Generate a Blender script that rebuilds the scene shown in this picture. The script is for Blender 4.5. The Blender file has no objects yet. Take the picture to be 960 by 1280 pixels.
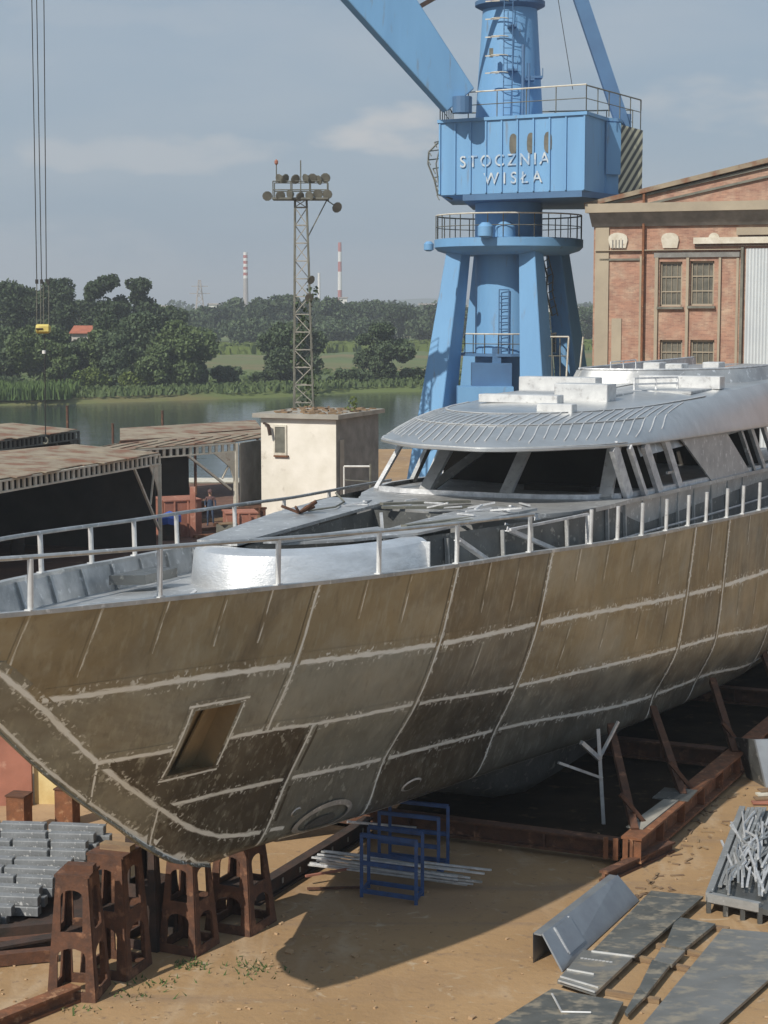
import bpy, bmesh, math, random
import numpy as np
from mathutils import Vector, Matrix
from mathutils.geometry import tessellate_polygon
random.seed(7)
R = math.radians
scene = bpy.context.scene
COL = scene.collection

# ------------------------------------------------------------------ camera
CAMH, FPX, PITCH = 11.0, 2300.0, math.atan(260/2300.0)
cam_d = bpy.data.cameras.new('camera'); cam = bpy.data.objects.new('camera', cam_d); COL.objects.link(cam)
cam_d.sensor_fit = 'VERTICAL'; cam_d.sensor_height = 24; cam_d.lens = 24*FPX/1280
cam_d.clip_start = 0.5; cam_d.clip_end = 9000
cam.location = (0, 0, CAMH); cam.rotation_euler = (math.pi/2-PITCH, 0, 0)
scene.camera = cam

# ------------------------------------------------------------------ light
SUN_EL = R(41); SUN_AZ = math.atan2(-.64, -.77)         # sun stands behind and left of the camera
w = bpy.data.worlds.new('World'); scene.world = w; w.use_nodes = True
nt = w.node_tree; nt.nodes.clear()
N = nt.nodes.new; L = nt.links.new
out = N('ShaderNodeOutputWorld'); bg = N('ShaderNodeBackground'); L(bg.outputs[0], out.inputs[0])
sky = N('ShaderNodeTexSky'); sky.sky_type = 'NISHITA'; sky.sun_disc = False
sky.sun_elevation = SUN_EL; sky.sun_rotation = SUN_AZ % (2*math.pi)
sky.air_density = 1.0; sky.dust_density = 2.5; sky.ozone_density = 1.5
bg.inputs[1].default_value = 0.102
tc = N('ShaderNodeTexCoord')
mp = N('ShaderNodeMapping'); mp.inputs['Scale'].default_value = (1.6, 1.6, 7.0); mp.inputs['Location'].default_value = (.35, .2, .1)
L(tc.outputs['Generated'], mp.inputs['Vector'])
nz = N('ShaderNodeTexNoise'); nz.inputs['Scale'].default_value = 2.3; nz.inputs['Detail'].default_value = 7; nz.inputs['Roughness'].default_value = .52
L(mp.outputs[0], nz.inputs['Vector'])
cr = N('ShaderNodeValToRGB'); cr.color_ramp.elements[0].position = .42; cr.color_ramp.elements[0].color = (0,0,0,1)
cr.color_ramp.elements[1].position = .75; cr.color_ramp.elements[1].color = (1,1,1,1)
L(nz.outputs['Fac'], cr.inputs[0])
veil = N('ShaderNodeMixRGB'); veil.inputs[0].default_value = .82; veil.inputs[2].default_value = (3.05, 4.05, 5.15, 1)
L(sky.outputs[0], veil.inputs[1])
mx = N('ShaderNodeMixRGB'); mx.inputs[2].default_value = (5.9, 5.9, 5.9, 1)
mm = N('ShaderNodeMath'); mm.operation = 'MULTIPLY'; mm.inputs[1].default_value = .35; L(cr.outputs[0], mm.inputs[0])
nz2 = N('ShaderNodeTexNoise'); nz2.inputs['Scale'].default_value = 19; nz2.inputs['Detail'].default_value = 6
mp2 = N('ShaderNodeMapping'); mp2.inputs['Scale'].default_value = (1,1,3); L(tc.outputs['Generated'], mp2.inputs['Vector']); L(mp2.outputs[0], nz2.inputs['Vector'])
sp_n = N('ShaderNodeSeparateXYZ'); L(tc.outputs['Generated'], sp_n.inputs[0])
def M1(op, a, c):
    q = N('ShaderNodeMath'); q.operation = op
    for i, e in enumerate((a, c)):
        if isinstance(e, (int, float)): q.inputs[i].default_value = e
        else: L(e, q.inputs[i])
    return q.outputs[0]
az_n = M1('ARCTAN2', sp_n.outputs[0], sp_n.outputs[1])
acc = mm.outputs[0]
for (ca, ce, wa, we, st_) in ((.0,.092,.040,.016,.85),(-.145,.078,.10,.014,.5),(-.10,.15,.16,.012,.22),(-.19,.025,.10,.02,.25),(.3,.1,.15,.03,.5),(-.5,.12,.2,.03,.5)):
    dx_ = M1('DIVIDE', M1('SUBTRACT', az_n, ca), wa); dy_ = M1('DIVIDE', M1('SUBTRACT', sp_n.outputs[2], ce), we)
    rr_n = M1('ADD', M1('MULTIPLY', dx_, dx_), M1('MULTIPLY', dy_, dy_))
    f_n = M1('ADD', M1('SUBTRACT', 1.0, rr_n), M1('MULTIPLY', M1('SUBTRACT', nz2.outputs['Fac'], .5), 4.2))
    cl_n = N('ShaderNodeMapRange'); cl_n.interpolation_type = 'SMOOTHSTEP'; cl_n.inputs['From Min'].default_value = -.2; cl_n.inputs['From Max'].default_value = 1.2; cl_n.inputs['To Max'].default_value = st_; L(f_n, cl_n.inputs['Value'])
    acc = M1('MAXIMUM', acc, cl_n.outputs[0])
L(acc, mx.inputs[0]); L(veil.outputs[0], mx.inputs[1]); L(mx.outputs[0], bg.inputs[0])
sd = bpy.data.lights.new('sun', 'SUN'); sd.energy = 4.5; sd.angle = R(.6); sd.color = (1, .93, .82)
so = bpy.data.objects.new('sun', sd); COL.objects.link(so)
sdir = Vector((.64, .77, -math.tan(SUN_EL)*math.hypot(.64, .77)))
so.rotation_euler = sdir.to_track_quat('-Z', 'Y').to_euler()
scene.view_settings.view_transform = 'Standard'; scene.view_settings.look = 'None'
scene.view_settings.exposure = 0.0; scene.view_settings.gamma = 1; scene.view_settings.use_curve_mapping = False
scene.cycles.max_bounces = 8; scene.cycles.volume_bounces = 0

# ------------------------------------------------------------------ materials
def mat(name, c1, c2=None, scale=2.0, rough=.7, metal=0.0, bump=0.0, bscale=None, detail=6, c3=None, s3=9.0, lo=.35, hi=.65,
        stretch=(1,1,1), r2=None, lo3=.58, hi3=.68):
    m = bpy.data.materials.new(name); m.use_nodes = True
    t = m.node_tree; b = t.nodes['Principled BSDF']; n = t.nodes.new; l = t.links.new
    b.inputs['Roughness'].default_value = rough; b.inputs['Metallic'].default_value = metal
    tcn = n('ShaderNodeTexCoord'); mpn = n('ShaderNodeMapping'); mpn.inputs['Scale'].default_value = stretch
    l(tcn.outputs['Object'], mpn.inputs['Vector'])
    def noise(sc, d=detail, rg=.6):
        k = n('ShaderNodeTexNoise'); k.inputs['Scale'].default_value = sc; k.inputs['Detail'].default_value = d
        k.inputs['Roughness'].default_value = rg; l(mpn.outputs[0], k.inputs['Vector']); return k
    def ramp(src, a, z):
        q = n('ShaderNodeMapRange'); q.inputs['From Min'].default_value = a; q.inputs['From Max'].default_value = z
        l(src, q.inputs['Value']); return q.outputs[0]
    if c2 is None: c2 = tuple(x*.75 for x in c1)
    nn = noise(scale); mix = n('ShaderNodeMixRGB'); mix.inputs[1].default_value = (*c1, 1); mix.inputs[2].default_value = (*c2, 1)
    f = ramp(nn.outputs['Fac'], lo, hi); l(f, mix.inputs[0]); col = mix.outputs[0]
    if c3 is not None:
        n3 = noise(s3); f3 = ramp(n3.outputs['Fac'], lo3, hi3)
        m3 = n('ShaderNodeMixRGB'); m3.inputs[2].default_value = (*c3, 1); l(col, m3.inputs[1]); l(f3, m3.inputs[0]); col = m3.outputs[0]
    l(col, b.inputs['Base Color'])
    if r2 is not None:
        q = n('ShaderNodeMapRange'); q.inputs['From Min'].default_value = lo; q.inputs['From Max'].default_value = hi
        q.inputs['To Min'].default_value = rough; q.inputs['To Max'].default_value = r2
        l(nn.outputs['Fac'], q.inputs['Value']); l(q.outputs[0], b.inputs['Roughness'])
    if bump:
        nb = noise(bscale or scale*4, 5); bp = n('ShaderNodeBump'); bp.inputs['Strength'].default_value = bump
        bp.inputs['Distance'].default_value = .05; l(nb.outputs['Fac'], bp.inputs['Height']); l(bp.outputs[0], b.inputs['Normal'])
    return m
M = {}
M['rust'] = mat('rusty_steel', (.14,.062,.034), (.075,.038,.025), 5, .85, .1, .3, 30, c3=(.25,.125,.07), s3=3)
M['rust_l'] = mat('orange_rusty_steel', (.25,.10,.045), (.13,.06,.032), 4, .85, .1, .3, 30, c3=(.36,.20,.11), s3=6)
M['rust_d'] = mat('dark_rusty_steel', (.07,.04,.03), (.03,.025,.022), 3, .85, .1, .3, 20)
M['primer'] = mat('red_primer', (.38,.16,.11), (.26,.11,.075), 1.2, .8, 0, .1, c3=(.47,.27,.20), s3=2)
M['alu'] = mat('mill_aluminium', (.54,.55,.55), (.36,.37,.37), 2.2, .42, .7, .15, 9, r2=.55, c3=(.72,.73,.73), s3=5)
M['alu_b'] = mat('bright_ground_aluminium', (.74,.75,.76), (.50,.51,.53), 5, .5, .55, .3, 22, r2=.62)
M['alu_deck'] = mat('dull_deck_aluminium', (.52,.53,.53), (.36,.37,.38), 1.3, .48, .6, .1, 8, c3=(.74,.75,.76), s3=6)
M['alu_d'] = mat('dark_aluminium', (.17,.18,.18), (.10,.105,.105), 1.5, .5, .6, .2, 8, c3=(.34,.34,.32), s3=6)
M['alu_w'] = mat('pale_painted_aluminium', (.66,.67,.67), (.50,.51,.52), 3, .45, .4, .05, c3=(.42,.42,.42), s3=6)
M['sheet'] = mat('blue_grey_sheet', (.30,.33,.36), (.24,.26,.29), 2, .45, .5, .05)
M['blue'] = mat('crane_blue_paint', (.16,.35,.59), (.135,.30,.52), .6, .6, 0, .05, 3, c3=(.17,.19,.22), s3=2.6, lo3=.60, hi3=.78, stretch=(1,1,.16))
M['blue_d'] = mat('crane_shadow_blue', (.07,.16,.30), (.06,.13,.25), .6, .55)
M['cartblue'] = mat('dark_blue_paint', (.035,.09,.24), (.03,.06,.15), 6, .5)
M['yellow'] = mat('yellow_paint', (.62,.52,.16), (.5,.4,.12), 3, .6)
M['white'] = mat('white_paint', (.75,.75,.72), (.6,.6,.58), 6, .6)
M['worn_white'] = mat('worn_white_stencil', (.50,.56,.60), (.20,.34,.53), 2.2, .7, lo=.42, hi=.62)
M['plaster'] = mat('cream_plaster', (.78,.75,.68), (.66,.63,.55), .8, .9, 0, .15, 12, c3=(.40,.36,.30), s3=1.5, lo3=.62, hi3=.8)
M['plaster_g'] = mat('beige_render', (.38,.33,.25), (.30,.26,.20), .5, .9, 0, .1, 5)
M['plaster_gray'] = mat('grey_and_shaded_render', (.24,.24,.23), (.15,.15,.145), 1.2, .9, 0, .2, 8)  # also carries the painted shade of hut sides and cornice soffit
M['concrete'] = mat('weathered_concrete', (.36,.34,.30), (.24,.23,.20), 1, .9, 0, .2, 8)
M['asbestos'] = mat('corrugated_roof_sheet', (.31,.26,.19), (.18,.14,.10), .9, .9, 0, .1, c3=(.20,.10,.06), s3=.9, lo3=.5, hi3=.62)
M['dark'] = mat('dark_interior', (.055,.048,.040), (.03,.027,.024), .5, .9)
M['glass'] = mat('dusty_window_glass', (.17,.16,.13), (.09,.09,.075), 1.6, .3)
M['cream'] = mat('cream_painted_steel', (.62,.60,.52), (.48,.44,.36), 2, .7, c3=(.3,.17,.1), s3=3, lo3=.6, hi3=.75)
M['galv'] = mat('weathered_galvanised', (.20,.20,.17), (.12,.12,.10), 2, .7, .3)
M['corr'] = mat('pale_grey_door_paint', (.60,.64,.66), (.53,.57,.60), .4, .6)
M['wood'] = mat('weathered_timber', (.26,.18,.10), (.17,.11,.07), 3, .85, stretch=(1,1,5))
M['cable'] = mat('dark_cable', (.05,.05,.05), (.03,.03,.03), 3, .6, .3)
M['grass'] = mat('grass', (.075,.12,.03), (.05,.085,.025), 2, .9)
M['skin'] = mat('skin', (.42,.25,.18), (.38,.22,.16), 5, .6)
M['bluewear'] = mat('blue_work_clothes', (.045,.07,.12), (.03,.05,.09), 5, .9)
M['redwear'] = mat('red_shirt', (.13,.07,.07), (.10,.06,.06), 5, .9)
M['tarp'] = mat('blue_tarpaulin', (.04,.12,.5), (.03,.09,.38), 3, .5)
M['housewall'] = mat('far_house_wall', (.55,.52,.48), (.45,.42,.38), .3, .9)
M['tile'] = mat('red_roof_tile', (.40,.13,.07), (.30,.10,.06), 1, .85)
M['bark'] = mat('tree_bark', (.09,.075,.06), (.05,.045,.035), 2, .9)
def leafmat(n_, a, b): return mat(n_, a, b, .35, .75, 0, 0, lo=.3, hi=.7, c3=tuple(x*1.5 for x in a), s3=1.3, lo3=.55, hi3=.8)
M['leaf1'] = leafmat('dark_leaves', (.036,.062,.020), (.022,.040,.014))
M['leaf2'] = leafmat('willow_leaves', (.085,.125,.040), (.058,.090,.030))
M['leaf3'] = leafmat('yellow_green_leaves', (.11,.15,.028), (.075,.11,.022))
M['leaf4'] = leafmat('grey_green_leaves', (.062,.095,.040), (.040,.066,.028))
M['reed'] = mat('reeds', (.09,.15,.035), (.055,.10,.025), .5, .8)

# ------------------------------------------------------------------ mesh helpers
FR = {}
def frame(o): return FR.get(o.name, Matrix.Identity(4))
def thing(name, label, cat, loc=(0,0,0), rz=0.0, group=None):
    o = bpy.data.objects.new(name, None); COL.objects.link(o)
    o.empty_display_size = .3
    o.location = loc; o.rotation_euler = (0,0,rz); o['label'] = label; o['category'] = cat
    if group: o['group'] = group
    FR[o.name] = Matrix.Translation(Vector(loc)) @ Matrix.Rotation(rz, 4, 'Z')
    return o
def tag(o, label, cat, group=None):
    o['label'] = label; o['category'] = cat
    if group: o['group'] = group
    return o
def dup(root, loc, rz=None, label=None, scale=None):
    r = root.copy(); COL.objects.link(r); r.location = loc
    if rz is not None: r.rotation_euler = (0,0,rz)
    if scale is not None: r.scale = scale
    if label: r['label'] = label
    for ch in list(root.children):
        c = ch.copy(); COL.objects.link(c); c.parent = r
        for g in list(ch.children):
            d = g.copy(); COL.objects.link(d); d.parent = c
    return r
class MB:
    def __init__(s): s.v = []; s.f = []; s.uv = {}; s.mi = []; s.cur = 0
    def add(s, vs, fs, uvs=None):
        k = len(s.v); s.v += [Vector(a) for a in vs]
        for i, f in enumerate(fs):
            if uvs is not None: s.uv[len(s.f)] = [uvs[j] for j in f]
            s.f.append([k+j for j in f]); s.mi.append(s.cur)
        return s
    def box(s, c, d, rz=0.0, mat4=None):
        x, y, z = d[0]/2, d[1]/2, d[2]/2
        m = mat4 or (Matrix.Translation(Vector(c)) @ Matrix.Rotation(rz, 4, 'Z'))
        vs = [m @ Vector((a, b, e)) for a in (-x,x) for b in (-y,y) for e in (-z,z)]
        return s.add(vs, [(0,1,3,2),(4,6,7,5),(0,4,5,1),(2,3,7,6),(0,2,6,4),(1,5,7,3)])
    def beam(s, p, q, wd, ht=None, up=(0,0,1), w2=None, h2=None):
        p = Vector(p); q = Vector(q); d = (q-p).normalized(); up = Vector(up)
        if abs(d.dot(up)) > .98: up = Vector((1,0,0))
        x = d.cross(up).normalized(); y = x.cross(d).normalized(); ht = ht or wd; w2 = w2 or wd; h2 = h2 or ht
        vs = [e + x*a*ww/2 + y*b*hh/2 for e, ww, hh in ((p,wd,ht),(q,w2,h2)) for a, b in ((-1,-1),(1,-1),(1,1),(-1,1))]
        return s.add(vs, [(3,2,1,0),(4,5,6,7),(0,1,5,4),(1,2,6,5),(2,3,7,6),(3,0,4,7)])
    def tube(s, p, q, r, n=8, r2=None, cap=True):
        p = Vector(p); q = Vector(q); d = (q-p).normalized(); up = Vector((0,0,1)) if abs(d.z) < .95 else Vector((1,0,0))
        x = d.cross(up).normalized(); y = x.cross(d); r2 = r if r2 is None else r2
        vs = [e + (x*math.cos(2*math.pi*i/n)+y*math.sin(2*math.pi*i/n))*rr for e, rr in ((p,r),(q,r2)) for i in range(n)]
        fs = [(i, (i+1)%n, n+(i+1)%n, n+i) for i in range(n)]
        if cap: fs += [tuple(range(n-1,-1,-1)), tuple(range(n,2*n))]
        return s.add(vs, fs)
    def path(s, pts, r, n=6):
        for a, b in zip(pts[:-1], pts[1:]): s.tube(a, b, r, n)
        return s
    def prism(s, pts, vec):                       # planar polygon swept along a vector
        n = len(pts); v = Vector(vec); a = [Vector(p) for p in pts]
        return s.add(a+[p+v for p in a], [tuple(range(n-1,-1,-1)), tuple(range(n,2*n))] + [(i,(i+1)%n,n+(i+1)%n,n+i) for i in range(n)])
    def plate(s, outer, holes, org, ux, uy, th):  # 2D polygon with holes, thickness th along ux x uy
        org, ux, uy = Vector(org), Vector(ux), Vector(uy); nn = ux.cross(uy).normalized()*th
        loops = [outer]+holes; flat = [p for lp in loops for p in lp]
        tri = tessellate_polygon([[Vector((p[0],p[1],0)) for p in lp] for lp in loops])
        A = [org+ux*p[0]+uy*p[1] for p in flat]; n = len(A)
        fs = [tuple(t) for t in tri] + [tuple(n+j for j in reversed(t)) for t in tri]; k = 0
        for lp in loops:
            m = len(lp); fs += [(k+i, k+(i+1)%m, n+k+(i+1)%m, n+k+i) for i in range(m)]; k += m
        return s.add(A+[p+nn for p in A], fs)
    def lathe(s, c, prof, n=24):
        c = Vector(c); vs = [c+Vector((r*math.cos(2*math.pi*i/n), r*math.sin(2*math.pi*i/n), z)) for r, z in prof for i in range(n)]
        fs = [(j*n+i, j*n+(i+1)%n, (j+1)*n+(i+1)%n, (j+1)*n+i) for j in range(len(prof)-1) for i in range(n)]
        if prof[0][0] > .001: fs.append(tuple(range(n-1,-1,-1)))
        if prof[-1][0] > .001: fs.append(tuple(range((len(prof)-1)*n, len(prof)*n)))
        return s.add(vs, fs)
    def build(s, name, m, parent=None, local=False, loc=None, rz=0.0, smooth=False, bevel=0, fix=True):
        if parent is not None: F = frame(parent)
        else: F = Matrix.Translation(Vector(loc or (0,0,0))) @ Matrix.Rotation(rz, 4, 'Z')
        Fi = Matrix.Identity(4) if local else F.inverted()
        me = bpy.data.meshes.new(name); me.from_pydata([Fi @ v for v in s.v], [], s.f)
        for k in (m if isinstance(m, (list, tuple)) else [m]): me.materials.append(k)
        if s.uv:
            ul = me.uv_layers.new(name='UVMap')
            for fi, p in enumerate(me.polygons):
                u = s.uv.get(fi)
                for j, li in enumerate(p.loop_indices): ul.data[li].uv = u[j] if u else (0, 9)
        for i, p in enumerate(me.polygons): p.material_index = s.mi[i]; p.use_smooth = smooth
        if fix:
            bm = bmesh.new(); bm.from_mesh(me); bmesh.ops.recalc_face_normals(bm, faces=bm.faces); bm.to_mesh(me); bm.free()
        if smooth:
            try: me.set_sharp_from_angle(angle=R(35))
            except Exception: pass
        o = bpy.data.objects.new(name, me); COL.objects.link(o)
        if parent is not None: o.parent = parent; FR[o.name] = F
        elif not local: o.location = F.translation; o.rotation_euler = (0,0,rz); FR[o.name] = F
        else: o.location = F.translation; o.rotation_euler = (0,0,rz); FR[o.name] = F
        if bevel:
            b = o.modifiers.new('bevel', 'BEVEL'); b.width = bevel; b.segments = 1; b.limit_method = 'ANGLE'
        return o
def struct(o, kind='structure'): o['kind'] = kind; return o
cP, sP = math.cos(PITCH), math.sin(PITCH)
def ray(x, y):
    a = (x-480)/FPX; b = (640-y)/FPX; return Vector((a, cP+b*sP, -sP+b*cP))
def gz(x, y, z=0.0):                              # the point seen at pixel x, y on the level z
    r = ray(x, y); return Vector((0,0,CAMH)) + r*((z-CAMH)/r.z)
def gy(x, y, Y):                                  # ... at the distance Y
    r = ray(x, y); return Vector((0,0,CAMH)) + r*(Y/r.y)
def pchip(xs, ys):
    xs = np.array(xs, float); ys = np.array(ys, float); h = np.diff(xs); d = np.diff(ys)/h; m = np.zeros(len(xs))
    m[0] = d[0]; m[-1] = d[-1]
    for i in range(1, len(xs)-1):
        if d[i-1]*d[i] > 0:
            w1 = 2*h[i]+h[i-1]; w2 = h[i]+2*h[i-1]; m[i] = (w1+w2)/(w1/d[i-1]+w2/d[i])
    def f(x):
        x = min(max(x, xs[0]), xs[-1]); i = min(int(np.searchsorted(xs, x, side='right'))-1, len(h)-1); t = (x-xs[i])/h[i]
        return float((2*t**3-3*t*t+1)*ys[i]+(t**3-2*t*t+t)*h[i]*m[i]+(-2*t**3+3*t*t)*ys[i+1]+(t**3-t*t)*h[i]*m[i+1])
    return f

# ------------------------------------------------------------------ setting: yard, river, far land
def sheet(name, pts, z, m, thick=None):
    b = MB()
    if thick: b.prism([(x,y,z-thick) for x,y in pts], (0,0,thick))
    else: b.add([(x,y,z) for x,y in pts], [tuple(range(len(pts)))])
    return struct(b.build(name, m, local=True))
def ground_mat():
    m = bpy.data.materials.new('sandy_yard_concrete'); m.use_nodes = True
    t = m.node_tree; b = t.nodes['Principled BSDF']; n = t.nodes.new; l = t.links.new
    b.inputs['Roughness'].default_value = .9
    tcn = n('ShaderNodeTexCoord')
    def noise(sc, d=6, st=(1,1,1), rg=.6, ds=0):
        mpn = n('ShaderNodeMapping'); mpn.inputs['Scale'].default_value = st; mpn.inputs['Rotation'].default_value = (0,0,R(25))
        l(tcn.outputs['Object'], mpn.inputs['Vector'])
        k = n('ShaderNodeTexNoise'); k.inputs['Scale'].default_value = sc; k.inputs['Detail'].default_value = d
        k.inputs['Roughness'].default_value = rg; k.inputs['Distortion'].default_value = ds; l(mpn.outputs[0], k.inputs['Vector']); return k.outputs['Fac']
    def ramp(src, a, z):
        q = n('ShaderNodeMapRange'); q.inputs['From Min'].default_value = a; q.inputs['From Max'].default_value = z; l(src, q.inputs['Value']); return q.outputs[0]
    def mix(f, a, c):
        q = n('ShaderNodeMixRGB'); l(f, q.inputs[0])
        if isinstance(a, tuple): q.inputs[1].default_value = (*a,1)
        else: l(a, q.inputs[1])
        q.inputs[2].default_value = (*c,1); return q.outputs[0]
    c = mix(ramp(noise(.35, 7), .35, .65), (.36,.232,.118), (.30,.19,.092))
    c = mix(ramp(noise(.9, 6, (1,.35,1), ds=1), .52, .72), c, (.41,.30,.19))
    c = mix(ramp(noise(.12, 4), .55, .72), c, (.26,.17,.10))
    c = mix(ramp(noise(5, 8), .58, .72), c, (.20,.135,.085))
    c = mix(ramp(noise(.55, 7, (.16,1.6,1), ds=.4), .56, .68), c, (.25,.17,.105))
    c = mix(ramp(noise(1.6, 7, (1,1,1), ds=1.5), .60, .70), c, (.40,.31,.21))
    c = mix(ramp(noise(45, 3), .62, .8), c, (.45,.37,.27))
    l(c, b.inputs['Base Color'])
    bp = n('ShaderNodeBump'); bp.inputs['Strength'].default_value = .5; bp.inputs['Distance'].default_value = .04
    l(noise(6, 8), bp.inputs['Height']); l(bp.outputs[0], b.inputs['Normal'])
    return m
M['ground'] = ground_mat()
sheet('yard_ground', [(-70,-10),(90,-10),(90,330),(60,330),(22,140),(-1,140),(-1,113),(-70,113)], 0, M['ground'], 3.2)
def water_mat():
    m = mat('river_water', (.022,.034,.036), (.028,.042,.042), .02, .06)
    t = m.node_tree; b = t.nodes['Principled BSDF']; n = t.nodes.new; l = t.links.new
    b.inputs['IOR'].default_value = 1.33
    tcn = n('ShaderNodeTexCoord'); mpn = n('ShaderNodeMapping'); mpn.inputs['Scale'].default_value = (.35, 1.3, 1)
    l(tcn.outputs['Object'], mpn.inputs['Vector'])
    k = n('ShaderNodeTexNoise'); k.inputs['Scale'].default_value = .9; k.inputs['Detail'].default_value = 5; l(mpn.outputs[0], k.inputs['Vector'])
    bp = n('ShaderNodeBump'); bp.inputs['Strength'].default_value = .6; bp.inputs['Distance'].default_value = .09
    l(k.outputs['Fac'], bp.inputs['Height']); l(bp.outputs[0], b.inputs['Normal']); return m
sheet('river_water', [(-1500,-50),(1500,-50),(1500,420),(-1500,420)], -2.6, water_mat())
# far bank: a grid with a sloped edge, gently uneven
shore = pchip([-1500,-120,-48,-25,-15,0,40,200,1500], [200,236,248,262,268,284,290,300,330])
b = MB(); xs = [-4000,-1500,-600,-300,-200,-160]+list(range(-130,131,5))+[160,200,300,600,1500,4000]; rows = [0,2.5,6,12,25,50,90,140,220,340,500,900,1600,3000,6500]
rr = random.Random(3); vs = []
for j, d in enumerate(rows):
    for x in xs:
        y = shore(max(-1500,min(1500,x)))+d+(rr.uniform(-1.2,1.2) if j < 4 else 0)
        z = -3.3 if j == 0 else (-2.3 if j == 1 else -1.5+rr.uniform(-.25,.25)+(0 if d < 30 else .4))
        vs.append((x, y, z))
n_ = len(xs); b.add(vs, [(j*n_+i, j*n_+i+1, (j+1)*n_+i+1, (j+1)*n_+i) for j in range(len(rows)-1) for i in range(n_-1)])
M['field'] = mat('river_meadow', (.115,.145,.042), (.075,.11,.034), .03, .9, detail=8, c3=(.16,.13,.055), s3=.018, stretch=(.35,1,1), lo3=.5, hi3=.6, bump=.3, bscale=.4)
struct(b.build('far_land', M['field'], local=True, smooth=True))
b = MB(); r2 = random.Random(5)                                       # distant ridge
for (x0, x1, Y, h0) in ((-1200,1500,3900,22),(-200,1400,3300,14)):
    k = 40; top = [(x0+(x1-x0)*i/k, Y+80, h0*(.55+.45*math.sin(i*.5+Y))*min(1,i/6,(k-i)/6)+r2.uniform(-1.5,1.5)) for i in range(k+1)]
    vs = [(x,Y-150,-2) for x,_,_ in top]+top+[(x,Y+400,-2) for x,_,_ in top]; n_ = k+1
    b.add(vs, [(j*n_+i, j*n_+i+1, (j+1)*n_+i+1, (j+1)*n_+i) for j in range(2) for i in range(k)])
struct(b.build('distant_hills', M['leaf4'], local=True, smooth=True))

# ------------------------------------------------------------------ the yacht
TH = R(65); C0 = Vector((-6.3, 22.2, 0))
yacht = thing('yacht', 'long unpainted bare aluminium motor yacht under construction, bow pointing left, propped over the yard', 'yacht', tuple(C0), TH)
YF = frame(yacht)
def SV(s, o, z): return Vector((s, -o, z))                            # ship station, offset towards the camera side, height
def SW(s, o, z): return YF @ SV(s, o, z)                              # the same in world space
def ysec(bx, name, m, parent=None, **k): return bx.build(name, m, parent or yacht, local=True, **k)
rowsR = [
 [(0.3,0,7.08),(0.75,.22,7.06),(1.79,.62,7.0),(2.27,.8,6.98),(4.34,1.5,6.9),(6.85,2.03,6.76),(9.52,2.46,6.6),(11.96,2.82,6.48),(14.8,3.12,6.35),(17.5,3.42,6.21),(19.9,3.74,6.12),(23.04,4.02,6.03),(25.43,4.18,5.95),(28.4,4.38,5.87),(34,4.6,5.75),(46,4.4,5.6)],
 [(2.05,0,5.65),(2.8,.36,5.62),(5.3,1.25,5.53),(7.84,1.75,5.36),(11.96,2.45,5.04),(15.7,2.92,4.84),(23.04,3.83,4.42),(25.43,4.04,4.3),(30,4.3,4.18),(36,4.4,4.1),(46,4.2,4.1)],
 [(3.53,0,4.45),(4.35,.36,4.42),(5.51,.80,4.37),(7.84,1.23,4.24),(9,1.47,4.12),(11.96,2.0,3.92),(15.7,2.48,3.57),(23.04,3.63,3.17),(25.43,3.9,3.05),(30,4.1,2.62),(36,4.15,2.5),(46,4.0,2.5)],
 [(5.05,0,3.4),(6.0,.34,3.34),(7.84,.74,3.24),(9.0,.98,3.15),(11.96,1.38,2.86),(15.7,2.05,2.66),(23.04,3.08,2.02),(25.43,3.45,2.0),(30,3.7,1.6),(36,3.8,1.55),(46,3.6,1.6)],
 [(7.55,0,1.98),(9.2,.42,1.93),(11.3,.78,1.78),(13.3,1.1,1.68),(15.8,1.55,1.62),(19,2.2,1.55),(22.3,2.78,1.45),(25.6,3.05,1.3),(30,3.2,1.15),(36,3.2,1.1),(46,3.0,1.2)],
 [(8.04,0,1.83),(10,0,1.66),(15,0,1.35),(20,0,1.15),(30,0,.95),(46,0,.9)]]
FO = [pchip([p[0] for p in r], [p[1] for p in r]) for r in rowsR]
FZ = [pchip([p[0] for p in r], [p[2] for p in r]) for r in rowsR]
S0 = [r[0][0] for r in rowsR]; S0f = pchip(range(6), S0); stemz = pchip(S0, [r[0][2] for r in rowsR]); tstem = pchip(S0, range(6))
def hull(s, t):
    s = max(s, S0f(t))
    if s < S0[5]:
        ts = tstem(s); ks = [k for k in range(6) if S0[k] < s-1e-4 and k < ts-.02] or []
        X = ks+[ts]; O = [FO[k](s) for k in ks]+[0.0]; Z = [FZ[k](s) for k in ks]+[stemz(s)]
        if len(X) < 2 or t >= ts: return (s, 0.0 if t >= ts-1e-6 or len(X) < 2 else 0.0, stemz(s))
        if len(X) == 2: f = (t-X[0])/(X[1]-X[0]); return (s, O[0]*(1-f), Z[0]*(1-f)+Z[1]*f)
        return (s, pchip(X, O)(t), pchip(X, Z)(t))
    X = range(6); return (s, pchip(X, [f(s) for f in FO])(t), pchip(X, [f(s) for f in FZ])(t))
HOLE = (5.78, 6.84, 1.42, 2.52)
scol = sorted(set([round(.3+.16*i, 3) for i in range(52)]+[HOLE[0], HOLE[1]]+[8.7+.5*i for i in range(75)]+[7.84,11.96,15.7,23.04,25.43,30.0]))
scol = [s for s in scol if all(abs(s-h) > .03 or s == h for h in HOLE[:2])]
trow = sorted(set([i/10 for i in range(51)]+[HOLE[2], HOLE[3]])); trow = [t for t in trow if all(abs(t-h) > .03 or t == h for h in HOLE[2:])]

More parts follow.
